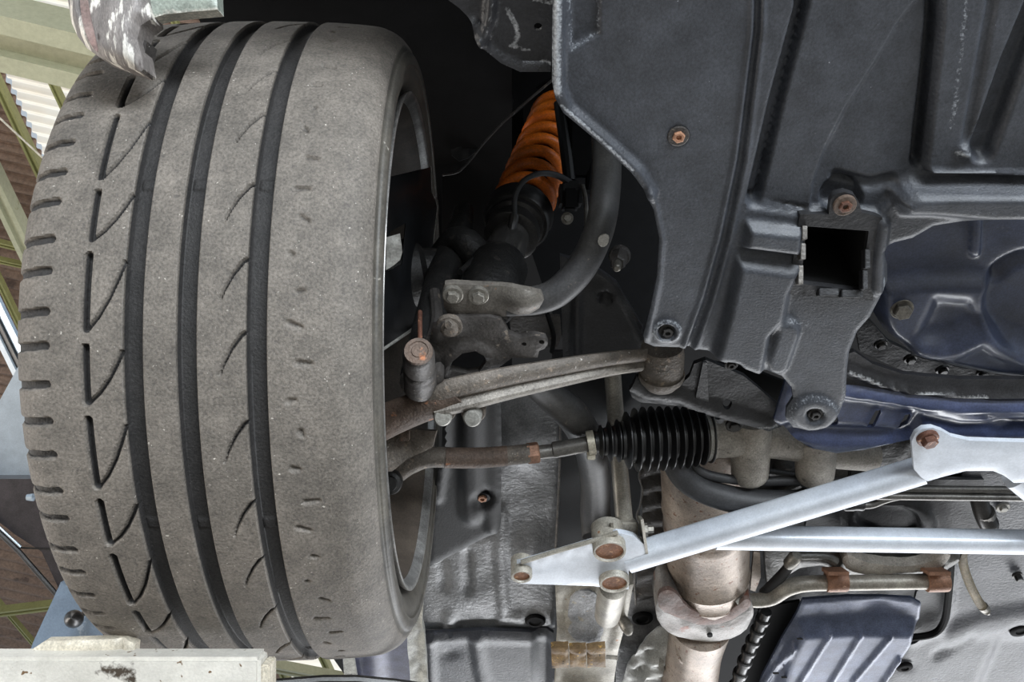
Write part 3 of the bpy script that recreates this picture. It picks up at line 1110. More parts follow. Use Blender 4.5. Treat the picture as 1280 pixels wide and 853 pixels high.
def helix(name, r, turns, t0, t1, wr, m, parent, n=26, flat=1.0):
    cen = []
    for i in range(int(turns * n) + 1):
        q = i / (turns * n)
        a = 2 * math.pi * turns * q + 1.2
        cen.append(S0 + ax * (t0 + (t1 - t0) * q) + sx * (r * math.cos(a)) + sy * (r * math.sin(a)))
    v, f = rings(cen, [wr] * len(cen), 10, flat)
    return link(name, mesh(v, f, angle=60), m, parent)


helix('spring', .0285, 7.9, .042, .335, .0072, 'spring', strut)
strut_ring('bump_tube', [(.02, .0215), (.34, .0215)], 'black')
strut_ring('spring_seat', [(.012, .026), (.014, .034), (.018, .0365), (.030, .0365), (.036, .038), (.040, .034)], 'bolt_dark')
strut_ring('lock_ring', [(-.018, .025), (-.016, .029), (-.002, .029), (0, .027), (.004, .027), (.006, .031), (.012, .031)], 'bolt_dark')
strut_ring('damper_body', [(-.075, .0205), (-.020, .0205)], 'damper')
strut_ring('damper_bracket', [(-.150, .026), (-.145, .029), (-.082, .029), (-.075, .0265)], 'knuckle')
strut_ring('top_mount', [(.330, .030), (.331, .047), (.36, .050), (.44, .052), (.46, .02)], 'black')
lathe('green_tag', (606, 360, .885), (600, 338, .94), [(0, 5), (.1, 16), (.35, 21), (.7, 22), (1, 20)], 'green', strut, label='green painted lower damper end')
loop = [(643, 268, .935, 3.5), (644, 245, .93, 3.5), (655, 226, .93, 3.5), (675, 217, .935, 3.8), (695, 219, .95, 4), (712, 228, .97, 4.5)]
bc = thing('brake_hose', 'thin black hose looping in front of the orange spring', 'hose')
tube('hose', loop, 'hose', bc, k=6, seg=10)
tube('hose_end', [(636, 300, .93, 5), (641, 280, .935, 6), (643, 268, .935, 6)], 'bolt_dark', bc, k=2, seg=10)
sb = thing('sensor_box', 'black connector block with cable beside the orange spring', 'connector')
box('block', 700, 728, 225, 258, .96, 1.0, 'plastic_dark', sb, bev=.15, dref=.96)
box('plug', 704, 722, 236, 262, .945, .965, 'black', sb, bev=.15, dref=.95)
tube('post', [(712, 226, .985, 8), (708, 190, .99, 8), (700, 128, 1.0, 8)], 'plastic_dark', sb, k=3, seg=10)
box('dark_recess_block', 712, 744, 120, 222, .985, 1.03, 'black', sb, bev=.1, dref=.985)  # black block standing in for a dark recess
tube('cable', [(728, 232, .96, 3), (732, 250, .95, 3), (733, 285, .94, 3), (730, 300, .93, 5)], 'pipe', sb, k=4, seg=8)
bolt(709, 273, .96, 5, 'bolt', sb)
tube('cable', [(742, 160, 1.0, 8), (740, 215, .99, 8), (736, 240, .98, 5)], 'black', sb, k=3, seg=10)

# ------------------------------------------------------------------ stabiliser bar
LEVEL[0] = True
stab = thing('stabiliser_bar', 'thick dark stabiliser bar curving down to a flat bolted end', 'bar')
tube('bar', [(752, 120, 1.06, 17), (758, 185, .98, 18), (757, 240, .91, 18.5), (748, 290, .865, 19), (726, 335, .84, 19.5), (697, 365, .825, 19, .95), (672, 375, .82, 18.5, .75), (652, 377, .817, 18.5, .55), (632, 378, .815, 18, .45)],
     'stab', stab, k=8, seg=22)
sheet('flat_end', [(553, 364), (556, 357), (566, 356), (600, 358), (640, 359), (662, 362), (676, 366), (680, 374), (674, 384), (660, 393), (630, 397), (580, 396), (560, 394), (555, 385)], .806, 'stab_end', stab, t=6,
      feats=[('dome', 655, 376, 28, 18, 8)], step=5, roll=(3, 3))
bolt(566, 369, .804, 8.5, 'bolt', stab, rot=.1)
bolt(598, 370, .804, 8.5, 'bolt', stab, rot=.5)
sheet('paint_chip', [(748, 296), (756, 292), (762, 295), (760, 306), (753, 310), (747, 305)], .838, 'bolt_pale', stab, t=1.0, sm=1, label='pale paint chip')
wb = thing('frame_bolt', 'dark hex nut and stud standing beside the stabiliser bar bend', 'bolt')
lathe('washer', (775, 318, .93), (774, 322, .92), [(0, 13), (.5, 14), (1, 12)], 'darkmetal', wb)
lathe('nut', (775, 320, .92), (772, 330, .89), [(0, 11), (.9, 10), (1, 8)], 'darkmetal', wb, seg=6, angle=20)
lathe('stud', (772, 329, .89), (771, 336, .87), [(0, 5), (.9, 5), (1, 3)], 'bolt', wb, seg=14)

# ------------------------------------------------------------------ lower control arm
arm = thing('lower_wishbone', 'long dirty steel lower control arm running from ball joint to bushing', 'suspension arm')
ap = [(540, 503, .772, .9), (566, 496, .772, 1.0), (600, 488, .778, 1.0), (640, 479, .790, .95), (700, 467, .810, .84), (760, 456, .832, .72), (806, 450, .850, .66)]
aprof = [(-23, -9), (-25, -4), (-22, 3), (-15, 8), (-6, 8), (1, 4), (4, 1), (7, 8), (9, 12), (13, 13), (24, 6), (25, 0), (25, -9)]
sweep('arm_beam', ap, aprof, ['arm', 'arm_rim'], arm, k=8, pick=[0, 0, 0, 0, 0, 0, 1, 1, 1, 1, 1, 1, 0], angle=40)
tube('arm_end', [(462, 536, .785, 26), (490, 523, .780, 25), (520, 511, .778, 24), (548, 500, .777, 25), (572, 490, .776, 20)], 'arm_rust', arm, k=5, flat=.6)
sheet('ball_joint_plate', [(536, 430), (541, 408), (555, 397), (610, 397), (626, 400), (632, 409), (636, 419), (650, 425), (668, 421), (682, 424), (685, 431), (681, 437), (674, 440),
                           (672, 448), (640, 449), (622, 462), (600, 474), (560, 492), (540, 480)], .800, 'darkmetal', arm, t=7,
      holes=[[(561, 463), (566, 449), (578, 439), (594, 436), (605, 441), (608, 452), (600, 464), (584, 468)], circ(655, 431, 3.2, n=10), circ(677, 428, 3.6, n=10)],
      feats=[('seg', [(556, 464), (562, 448), (576, 436), (596, 433), (610, 442)], 2, 5, 4), ('seg', [(545, 420), (548, 400), (560, 398)], 3, 6, 3), ('dome', 563, 410, 22, 16, 5),
             ('rough', .5, 12)], step=4, roll=(3, 2))
bolt(562, 408, .797, 11, 'arm', arm, washer=1.5, head=.9, sides=20, dome=True)
bolt(561, 404, .786, 6, 'arm', arm, washer=0, head=.9, tilt=(-1, -3))
lathe('ball_joint', (523, 440, .738), (526, 482, .782), [(0, 2), (.0, 17), (.03, 19.5), (.08, 20.5), (.42, 20.5), (.46, 19), (.50, 21.5), (.58, 22), (.62, 20.5), (.68, 21.5), (.80, 22), (1, 24)],
      'darkmetal', arm, seg=36)
lathe('ball_joint_cap', (522.6, 438.5, .7365), (523, 440, .738), [(0, 2), (.0, 8), (.35, 9), (.35, 12), (.0, 13), (.0, 17.5), (1, 18.5)], 'arm_rust', arm, label='rusty round ball joint cap')
sheet('joint_collar', [(498, 486), (502, 466), (515, 474), (535, 474), (548, 464), (556, 474), (550, 488), (534, 497), (512, 499)], .772, 'darkmetal', arm, t=12, step=5,
      feats=[('rough', .8, 7)], roll=(5, 5), sm=1)
for (x, y, tx) in ((553, 521, -1.0), (590, 522, .4)):
    lathe('bolt_collar', (x + 3, y - 14, .80), (x + 1, y - 5, .782), [(0, 15), (.7, 16), (1, 13.5)], 'arm', arm)
    lathe('bolt', (x + 2, y - 6, .784), (x, y + 2, .758), [(0, 11.5), (.8, 11.5), (.95, 10.5), (1, 9), (1, 3)], 'bolt_pale', arm, seg=24)
lathe('bushing', (828, 432, .862), (826, 486, .858), [(0, 26), (.2, 28), (.62, 28), (.78, 26), (.9, 21), (.97, 13), (1, 3)], 'arm', arm, seg=32)
lathe('bushing_ring', (827, 465, .858), (826.6, 472, .858), [(0, 28.5), (.5, 29.2), (1, 27.8)], 'arm', arm, seg=32)

sr = thing('subframe_rail', 'dark subframe rail behind the control arm and undercover corner', 'subframe')
sheet('rail_side', [(700, 320), (742, 330), (770, 350), (826, 446), (815, 470), (704, 452)], .945, 'member_black', sr, t=5,
      feats=[('seg', [(744, 330), (772, 352), (818, 446)], 2, 5, 5), ('seg', [(722, 330), (720, 450)], 2, 5, 5), ('poly', circ(757, 372, 8), 4, -6), ('rough', .6, 14)], step=5)
sheet('rail_tab', [(636, 396), (700, 396), (702, 420), (696, 436), (640, 424)], .935, 'darkmetal', sr, t=4, feats=[('rough', .5, 10)], step=6)
tube('rail_wire', [(684, 392, .92, 3), (692, 420, .92, 3), (690, 440, .93, 3)], 'black', sr, k=3, seg=8)

# compression rod behind
rod = thing('compression_rod', 'dark curved rod passing behind the tie rod down to its rubber bush', 'suspension arm')
tube('rod', [(664, 474, .88, 18), (692, 498, .895, 20), (716, 520, .90, 21), (736, 555, .92, 20), (744, 600, .94, 19), (744, 640, .95, 19), (748, 668, .95, 21)], 'stab', rod, k=8, seg=20)
lathe('rubber_bush', (750, 655, .95), (765, 690, .92), [(0, 20), (.2, 27), (.6, 29), (.9, 25), (1, 18)], 'rubber', rod)

# ------------------------------------------------------------------ tie rod, boot and rack
tie = thing('tie_rod', 'steel tie rod with copper lock nut running to the rubber boot', 'tie rod')
tube('rod', [(480, 608, .838, 13), (494, 592, .84, 14), (514, 579, .845, 13.5), (540, 572, .85, 13), (600, 573, .855, 12.6), (662, 567, .862, 12.2)], 'arm', tie, k=8, seg=20)
tube('rod_shank', [(672, 566, .864, 9), (690, 564, .866, 9), (692, 563, .866, 10.5), (737, 555, .87, 10)], 'pipe', tie, k=1, seg=20)
tube('rust_band', [(556, 572.3, .8505, 13.1), (580, 572.8, .853, 13.1), (610, 572, .8555, 12.9), (634, 570, .858, 12.8)], 'arm_rust', tie, k=4, seg=20, label='brown rusty band')
lathe('lock_nut', (658, 567.5, .862), (674, 565.5, .864), [(0, 12), (.1, 13.5), (.9, 13.5), (1, 12)], 'copper', tie, seg=6, angle=20, label='copper coloured lock nut')
lathe('rod_end', (489, 600, .83), (486, 606, .80), [(0, 15), (.6, 15.5), (.75, 14), (.8, 10), (1, 9)], 'knuckle', tie, seg=24)

rk = thing('steering_rack', 'cast aluminium steering rack housing beside the black boot', 'steering rack')
lathe('housing_tube', (876, 547, .885), (936, 545, .885), [(0, 30), (.25, 30), (.3, 27), (.9, 26), (1, 27)], 'cast', rk)
lathe('housing_boss', (940, 524, .885), (937, 598, .872), [(0, 22), (.3, 26), (.6, 25), (.92, 24), (.96, 23), (1, 20), (1, 4)], 'cast', rk)
tube('housing_body', [(925, 545, .89, 24), (960, 548, .89, 25), (1000, 556, .89, 22), (1040, 566, .89, 20), (1090, 570, .90, 20)], 'cast', rk, k=5)
lathe('mount_boss', (1021, 548, .885), (1018, 602, .868), [(0, 24), (.6, 25), (.85, 24), (.95, 21), (1, 15), (1, 3)], 'cast', rk)
bolt(918, 532, .862, 7, 'bolt_dark', rk)

bt = thing('rack_boot', 'black rubber concertina boot between tie rod and steering rack', 'boot')
prof = []
nseg = 14
tot = 146.0
x = 0.0
peaks = [21, 25, 27, 36, 40, 41, 41, 40.5, 40, 39.5, 39, 38, 36.5, 34.5]
ws = [10.5, 10.5, 10.5, 12, 10.5, 10.5, 10.5, 10.5, 10.5, 10.5, 10, 10, 9.5, 9.5]
tot = sum(ws)
prof.append((0, 13))
for i in range(nseg):
    wv, pk = ws[i], peaks[i]
    v = pk - 10 if i > 2 else pk - 8
    v = pk - (13 if i > 2 else 9)
    prof += [((x + wv * .10) / tot, v + 1), ((x + wv * .40) / tot, v + 1.5), ((x + wv * .64) / tot, pk - 3.0), ((x + wv * .74) / tot, pk), ((x + wv * .86) / tot, pk), ((x + wv * .94) / tot, pk - 3.5), ((x + wv * .99) / tot, v + 2)]
    x += wv
prof.append((1, 29))
lathe('bellows', (743, 553, .872), (888, 545, .885), prof, 'rubber', bt, seg=48, angle=50)
lathe('clamp', (734, 554.5, .870), (743, 553, .871), [(0, 13), (0, 15.5), (1, 15.5), (1, 13)], 'clampw', bt)
box('clamp_ear', 734, 744, 564, 575, .857, .866, 'clampw', bt, dref=.86)
lathe('clamp_ring', (879, 545.5, .884), (886, 545, .885), [(0, 30), (0, 31.5), (1, 31.5), (1, 30)], 'bolt_pale', bt)

LEVEL[0] = True


def plug(name, x, y, d, prof, m, parent, ln=5, seg=24, **kw):
    """Turned part whose axis is plumb: profile t 0 (up) .. 1 (down end), ln in mm."""
    return lathe(name, (x, y, d), P(x, y, d) + DOWN * (ln / 1000.0), prof, m, parent, seg=seg, **kw)


# ================================================================== UNDERCOVER
uc = thing('engine_undercover', 'large dark grey moulded plastic engine undercover with screws and square vent', 'undercover')
UO = [(693, -230), (690, 60), (690, 100), (694, 122), (704, 138), (745, 172), (788, 212), (803, 232), (817, 262), (824, 298), (821, 345), (811, 392), (804, 418), (806, 430), (818, 435),
      (850, 436), (885, 440), (918, 449), (950, 461), (978, 472), (990, 486), (992, 500), (984, 512), (983, 525), (992, 536), (1012, 540), (1034, 534), (1050, 518), (1058, 496), (1059, 470),
      (1062, 442), (1072, 416), (1088, 398), (1100, 375), (1110, 352), (1110, 332), (1104, 312), (1118, 305), (1142, 299), (1168, 284), (1205, 278), (1240, 276), (1290, 270), (1900, 262), (1900, -230)]
HOLE = [(1007, 281), (1088, 287), (1078, 367), (999, 358)]
SEAM = [(1160, -230), (1160, -10), (1128, 30), (1100, 78), (1060, 140), (1034, 190), (1018, 236)]
ufe = [
    ('seg', [(697, -230), (697, 108), (708, 136), (750, 172), (796, 214), (812, 240)], 4, 8, 6),
    ('wear_glint', [(697, -20), (695, 60), (696, 112)], 12, 1.0),
    ('wear_glint', [(702, 128), (750, 170), (790, 208)], 5, 1.0),
    ('seg', [(812, 240), (824, 300), (820, 350), (806, 420)], 3, 6, 3),
    ('poly', [(706, -230), (752, -230), (748, 42), (714, 62)], 8, -4, .55),
    ('seg', [(953, -230), (946, 40), (926, 200), (905, 300), (884, 375), (862, 436)], 2.0, 4.5, -5),
    ('seg', [(953, -230), (946, 40), (926, 200), (905, 300), (884, 375), (862, 436)], 8, 4, 1.8),
    ('wear_glint', [(898, 330), (884, 375), (862, 436)], 9, .45),
    ('poly', [(1018, -230), (1009, 10), (979, 125), (948, 252), (1012, 266)] + SEAM[::-1], 5, -5),
    ('seg', [(1014, -230), (1003, 10), (972, 125), (943, 250)], 5, 7, -15),
    ('seg', [(943, 256), (1005, 266)], 2, 5, -4),
    ('poly', SEAM + [(1014, 264), (1100, 268), (1130, 236), (1900, 226), (1900, -230)], 5, -9),
    ('poly', [(934, 278), (1001, 285), (998, 314), (928, 305)], 12, 11),
    ('poly', [(922, 322), (998, 333), (984, 362), (978, 395), (960, 415), (950, 470), (890, 452), (908, 385)], 14, 11),
    ('wear_glint', [(935, 283), (1000, 290)], 6, .35),  # highlight painted along the top of the first pad
    ('wear_glint', [(925, 327), (990, 338)], 6, .35),  # second pad, its top highlight painted likewise
    ('seg', [(984, 412), (971, 450)], 9, 10, 7),
    ('poly', circ(1018, 517, 29), 9, 4, .55),
    ('poly', circ(1018, 517, 11), 5, -5),
    ('poly', circ(834, 414, 17), 4, 2.5, .8),
    ('poly', circ(833, 414, 11), 4, -5),
    ('poly', circ(848, 170, 12), 4, -2),
    ('poly', circ(914, 455, 12), 6, -5),
    ('seg', [(1176, -230), (1171, 30), (1165, 90), (1151, 208)], 4, 6, -14),
    ('poly', [(1186, -230), (1178, 30), (1172, 90), (1158, 214), (1170, 218), (1900, 226), (1900, -230)], 6, 9),
    ('seg', [(1265, -230), (1238, 14), (1208, 178)], 2.5, 7, -3),
    ('seg', [(1312, -230), (1300, 0), (1266, 82), (1228, 188)], 8, 11, -13),
    ('seg', [(1164, 215), (1900, 226)], 1.5, 4, 3),
    ('wear_glint', [(1212, -30), (1196, 120), (1188, 160)], 12, .55),
    ('dome', 1206, 190, 12, 10, 5), ('wear_glint', [(1196, 190), (1216, 192)], 9, .8),  # bright glint painted at the ridge's lower end
    ('poly', [(1120, 244), (1142, 232), (1200, 230), (1900, 236), (1900, 268), (1230, 268), (1160, 262), (1128, 262)], 20, 16),
    ('wear_glint', [(1142, 250), (1280, 256)], 9, .42),  # painted highlight running along the bulge
    ('seg', [(1118, 232), (1092, 238), (1050, 228)], 3, 8, -4),
    ('poly', circ(1055, 252, 26), 6, -8),
    ('seg', [(1104, 280), (1098, 320), (1096, 360)], 3, 8, 6),
    ('wear_glint', [(1104, 346), (1105, 360)], 6, .8),
    ('wear_glint', [(985, 398), (1010, 405)], 12, .5),
    ('wear_glint', [(1058, 480), (1050, 515)], 7, .5), ('wear_glint', [(1092, 392), (1070, 420), (1064, 445)], 4, .5),
    ('rough', .12, 30),
]
sheet('cover_panel', UO, .800, 'plastic', uc, t=3.5, feats=ufe, holes=[HOLE], step=3.0, roll=(5, 4), angle=70)
vf = sheet('vent_frame', [(1000, 268), (1036, 268), (1038, 250), (1044, 243), (1056, 240), (1068, 244), (1074, 254), (1077, 266), (1103, 272), (1096, 330), (1091, 376), (984, 368), (992, 320)],
           .797, 'darkplate', uc, t=6, holes=[[(1008, 283), (1086, 289), (1076, 364), (1001, 355)]], step=5, sm=0)
for (x0, x1, y0, y1) in ((1001, 1007, 283, 300), (999, 1005, 305, 325), (996, 1002, 332, 356), (1079, 1085, 312, 336), (1076, 1082, 338, 362), (1022, 1046, 361, 370), (1050, 1076, 363, 372)):
    box('clip_tab', x0, x1, y0, y1, .790, .800, 'edge' if x0 < 1010 else 'darkplate', vf, dref=.795)  # left tabs coloured pale as painted highlights
# black box added behind the vent to make its opening dark
a = [(1007, 282), (1088, 288), (1078, 367), (999, 358)]
verts = [P(x, y, .80) for x, y in a] + [P(x, y, .80) - DOWN * .09 for x, y in a]
link('vent_dark_box', mesh(verts, [(0, 1, 5, 4), (1, 2, 6, 5), (2, 3, 7, 6), (3, 0, 4, 7), (4, 5, 6, 7)], smooth=False), 'hole_dark', uc)
bolt(848, 170, .800, 8, 'bolt_brass', uc, name='screw', washer=1.7, cross=True, head=.7, wm='darkmetal')
bolt(1056, 257, .795, 8.5, 'bolt_rust', uc, name='screw', washer=1.7, cross=True, head=.6, wm='arm_rust')
bolt(834, 414, .803, 7.5, 'bolt_dark', uc, name='screw', washer=1.5, cross=True, head=.8)
bolt(914, 456, .804, 5.5, 'bolt_dark', uc, name='screw', washer=1.5, cross=True, head=.8)
bolt(1019, 518, .800, 6.5, 'bolt_dark', uc, name='screw', washer=1.5, cross=True, head=.8)

tb = thing('tow_bracket', 'scraped dark metal bracket with a round hole at the top edge', 'bracket')
sheet('bracket_plate', [(560, -230), (552, -6), (574, 10), (590, 26), (594, 46), (604, 58), (626, 76), (650, 87), (688, 87), (690, 60), (692, -230)], .835, 'member_black', tb, t=4,
      holes=[circ(672.5, 33.5, 5.2, n=16)],
      feats=[('seg', [(590, 30), (594, 46), (604, 58), (626, 76), (650, 86), (690, 86)], 4, 6, 4), ('seg', [(616, -40), (612, 20), (602, 50)], 2, 8, 7),
             ('wear_glint', [(634, 12), (645, 30), (648, 46), (640, 58)], 8, .9), ('wear_glint', [(638, 58), (662, 62)], 6, .85), ('wear_glint', [(668, 0), (690, 3)], 6, .9), ('wear_glint', [(590, 40), (606, 60), (640, 84)], 5, .5),
             ('wear_glint', [(616, 0), (610, 30)], 4, .7), ('wear_glint', [(676, 76), (690, 78)], 5, .8)], step=4.5)

fb = thing('unseen_bumper', 'unseen front bumper added to shade the wheel well', 'bumper')
sweep('bumper_blocker', [(-300, -300, 1.0, 1), (60, -285, .98, 1), (700, -280, .97, 1), (1500, -282, .97, 1)], [(-260, -1100), (-270, 60), (-150, 150), (0, 170), (14, 160), (14, 120), (-120, 110), (-120, -1100)], 'plastic_dark', fb, k=4)  # out-of-frame bumper, added and made tall to block light from the wheel well

# ================================================================== OIL PAN
op = thing('oil_pan', 'glossy blue-black oil pan with round embossing at the right edge', 'oil pan')
sheet('pan', [(1070, 240), (1900, 220), (1900, 476), (1300, 474), (1240, 468), (1185, 456), (1140, 440), (1108, 418), (1092, 392), (1088, 360), (1080, 320)], .868, 'pan', op, t=4,
      feats=[('poly', [(1100, 352), (1148, 346), (1200, 344), (1248, 346), (1262, 334), (1300, 318), (1900, 315), (1900, 500), (1240, 490), (1140, 450), (1100, 405)], 18, 12),
             ('poly', circ(1296, 376, 70, 60, n=36), 16, -14),
             ('seg', [(1219, 250), (1217, 312)], 3, 7, 7),
             ('poly', [(1166, 366), (1206, 370), (1226, 402), (1180, 424), (1146, 412)], 22, -7),
             ('seg', [(1148, 430), (1190, 420), (1222, 404), (1240, 418), (1290, 440)], 5, 16, 7),
             ('wear_glint', [(1240, 284), (1300, 292)], 18, .45), ('wear_glint', [(1219, 316), (1217, 311)], 4, .7),
             ('rough', .25, 22)],
      step=4.6, roll=(15, 26), angle=70)
bolt(1127, 386, .853, 11.5, 'bolt', op, name='drain_bolt', washer=1.25, head=1.0, tilt=(-1, -1))
sheet('pan_flange', [(1068, 400), (1085, 398), (1112, 428), (1150, 447), (1200, 460), (1300, 472), (1900, 474), (1900, 490), (1300, 488), (1190, 478), (1130, 464), (1075, 440)], .898, 'member_black', op, t=6,
      feats=[('rough', .6, 9)], step=6)
for x, y in ((1101, 431), (1138, 449), (1178, 463), (1229, 466), (1274, 464)):
    bolt(x, y, .885, 6, 'bolt_dark', op, washer=1.4, tilt=(1, 2))

# ================================================================== CROSSMEMBER
cm = thing('crossmember', 'dark blue pressed steel crossmember below the oil pan', 'subframe')
slot = lambda cx, cy: [(cx + x, cy + y) for x, y in ((-9, 9), (2, -11), (8, -12), (9, -8), (-1, 12), (-7, 13))]
CMO = [(985, 470), (1050, 446), (1066, 455), (1100, 472), (1150, 486), (1240, 492), (1900, 493), (1900, 556), (1290, 553), (1142, 551), (1120, 556), (1080, 565), (1046, 569), (1016, 563), (990, 548), (968, 528)]
sheet('member_face', CMO, .838, 'member', cm, t=4,
      feats=[('seg', [(1040, 489), (1090, 496), (1140, 504), (1200, 510), (1900, 516)], 2, 5, 5),
             ('poly', [(985, 465), (1050, 440), (1066, 455), (1100, 472), (1150, 486), (1240, 490), (1900, 490), (1900, 508), (1200, 501), (1130, 493), (1040, 481)], 10, -6),
             ('poly', slot(1092, 522), 7, 3), ('poly', slot(1129, 527), 7, 3),
             ('seg', [(985, 540), (1060, 543), (1120, 545), (1142, 538), (1152, 522), (1200, 532), (1300, 534), (1900, 536)], 3, 9, -7),
             ('poly', [(1150, 512), (1230, 520), (1260, 534), (1230, 546), (1146, 540)], 14, 5),
             ('rough', .15, 25)],
      holes=[slot(1092, 523), slot(1129, 528), circ(1041, 526, 7, 9, n=12)], step=4.2, roll=(4, 5), angle=70)
sheet('member_lip', [(1050, 446), (1068, 440), (1090, 455), (1130, 468), (1200, 474), (1900, 478), (1900, 516), (1240, 515), (1150, 508), (1095, 499), (1055, 490)], .842, 'member_black', cm, t=5,
      feats=[('seg', [(1060, 462), (1098, 477), (1140, 488), (1238, 494), (1900, 495)], 2, 4, 5), ('wear_glint', [(1062, 463), (1080, 470), (1098, 477)], 5, 1.05),
             ('wear_glint', [(1144, 488), (1180, 492), (1232, 493)], 5, 1.1), ('rough', .3, 9)], step=4.5)
sheet('member_bracket', [(786, 484), (796, 470), (806, 476), (822, 486), (846, 486), (862, 470), (868, 455), (882, 450), (930, 470), (988, 520), (976, 534), (962, 537), (936, 530), (908, 521), (902, 530),
                         (896, 529), (892, 520), (884, 520), (880, 512), (850, 508), (800, 503), (790, 497)], .856, 'member_black', cm, t=5,
      holes=[circ(909, 504, 6, 5, n=14), [(889, 517), (900, 518), (899, 525), (891, 524)]],
      feats=[('seg', [(788, 480), (806, 490), (850, 496), (880, 508), (960, 530)], 4, 7, 5), ('wear_glint', [(830, 496), (836, 500)], 5, .9), ('wear_glint', [(856, 508), (866, 512)], 5, .9), ('wear_glint', [(948, 533), (972, 532)], 5, 1.0),
             ('rough', .4, 11)], step=4.5)
quad_sheet('gusset', [(879, 453, .850), (868, 505, .853), (886, 505, .853), (884, 454, .850)], 'member_black', cm)
sheet('gusset_wall', [(882, 452), (940, 462), (986, 480), (990, 505), (980, 524), (930, 500), (884, 500)], .93, 'black', cm, t=4)

# ================================================================== SILVER BRACE
br = thing('underbody_brace', 'silver painted tubular underbody brace with gusset plates', 'brace')
gp = sheet('gusset_plate', [(640, 716), (646, 706), (660, 701), (742, 677), (770, 666), (792, 672), (808, 684), (808, 694), (800, 704), (786, 712), (786, 738), (772, 738), (742, 734), (652, 731), (641, 727)],
           .800, 'silver', br, t=6, step=7, feats=[('seg', [(656, 704), (742, 679), (772, 667)], 2, 5, 2)], roll=(3, 2))


def ring_tube(x, y, r, d0, ln, m='silver_worn', th=3):
    top = P(x, y, d0) - DOWN * (ln / 1000.0)
    lathe('tube_socket', (x, y, d0), top, [(1, r), (.06, r), (0, r - .8), (0, r - th), (.05, r - th - .6), (.9, r - th - .6)], m, br, cap=False)
    lathe('socket_inside', (x, y, d0 + .001), top, [(0.04, r - th - .8), (.30, r - th - .8), (.34, 2)], 'rust', br, label='rusty inside of the tube')


ring_tube(652, 722, 13.5, .788, 24)
ring_tube(762, 691, 21, .785, 34)
ring_tube(768, 731, 19, .790, 30)
lathe('socket_cone', (766, 734, .815), (758, 776, .845), [(0, 17), (.4, 18), (.85, 17), (1, 11)], 'steel', br)
tube('worn_edge', [(652, 703, .797), (700, 688, .797), (742, 676, .797), (772, 666, .797)], 'silver_worn', br, r=3.2, k=3, seg=10)
def flat_tube(name, p0, p1, r):
    prof = [(r * math.cos(a), r * .95 * math.sin(a)) for a in np.radians(np.arange(90, 450, 18))]
    prof = []
    for a in np.radians(np.arange(0, 360, 15)):
        c, s = math.cos(a), math.sin(a)
        e = .62
        prof.append((r * math.copysign(abs(c) ** e, c), r * .9 * math.copysign(abs(s) ** e, s)))
    return sweep(name, [(*p0, 1), (*p1, 1)], prof, 'silver', br, k=8, angle=60)


flat_tube('diagonal_tube', (784, 699, .815), (1152, 588, .815), 17)
flat_tube('cross_tube', (895, 672, .828), (1900, 688, .828), 14.5)
flat_tube('diagonal_tube', (1268, 596, .815), (1480, 770, .815), 15)
sheet('mount_plate', [(1140, 553), (1145, 543), (1154, 537), (1166, 536), (1178, 540), (1190, 547), (1212, 552), (1280, 554), (1900, 557), (1900, 610), (1330, 600), (1290, 604), (1268, 605), (1256, 596), (1242, 590),
                      (1208, 590), (1180, 597), (1160, 603), (1152, 598), (1143, 588)], .797, 'silver', br, t=5, step=7,
      feats=[('wear_glint', [(1140, 550), (1900, 556)], 3, .5)], roll=(2.5, 2))
bolt(1160, 549, .795, 10, 'bolt_rust', br, washer=1.35, head=1.0, dome=False, sides=6, tilt=(1, 1))
# upright stay with clevis
tube('stay_rod', [(764, 440, .96, 10.5), (768, 500, .94, 10.5), (775, 590, .90, 10.5), (781, 660, .86, 11)], 'steel', br, k=6, seg=20)
box('stay_foot', 764, 797, 652, 674, .835, .860, 'steel', br, dref=.84)
quad_sheet('clevis_plate', [(797, 645, .86), (801, 650, .80), (807, 693, .80), (803, 690, .86)], 'silver_worn', br, t=.003)
quad_sheet('clevis_plate', [(762, 652, .86), (763, 654, .81), (765, 682, .81), (765, 680, .86)], 'silver_worn', br, t=.003)
lathe('clevis_bolt', (800, 663, .83), (817, 662, .83), [(0, 8.5), (.55, 8.5), (.56, 5), (1, 4.5)], 'bolt', br, seg=6, angle=20)
lathe('clevis_bolt', (764, 667, .83), (754, 667, .83), [(0, 8), (.8, 8), (1, 6)], 'bolt', br, seg=6, angle=20)

# ================================================================== EXHAUST
ct = thing('catalytic_converter', 'rust speckled catalytic converter canister behind the silver brace', 'exhaust')
lathe('canister', (880, 540, .945), (886, 765, .93), [(0, 50), (.16, 57), (.34, 58), (.36, 59.5), (.38, 58), (.44, 58), (.46, 59.5), (.48, 58), (.62, 58), (.72, 58), (.735, 60), (.75, 58), (.80, 57.5), (.815, 58.5), (.83, 56),
                                                   (.88, 51), (.93, 44), (.97, 37), (1, 33)], 'cat', ct, seg=48, angle=30)
sheet('flange', [(819, 762), (823, 742), (834, 736), (846, 742), (858, 760), (880, 770), (906, 769), (922, 758), (934, 748), (942, 756), (940, 778), (932, 793), (908, 804), (872, 805), (840, 797), (823, 782)],
      .880, 'catflange', ct, t=42, feats=[('seg', [(828, 748), (856, 772), (884, 780), (912, 774), (936, 760)], 6, 14, 5), ('rough', 1.0, 10)], step=4.5, roll=(5, 6), sm=1)
plug('flange_hole', 887, 793, .872, [(0, 3.6), (1, 3.4)], 'hole_dark', ct, ln=3, seg=12)  # solid near-black disc standing in for the dark hole
tube('outlet_pipe', [(876, 780, .925, 38), (868, 815, .93, 34), (860, 860, .935, 35), (842, 940, .95, 36)], 'cat', ct, k=6, seg=28)
tube('outlet_rib', [(846, 802, .905, 4), (850, 822, .895, 4), (862, 835, .89, 4), (866, 860, .89, 4)], 'cat', ct, k=4, seg=8)
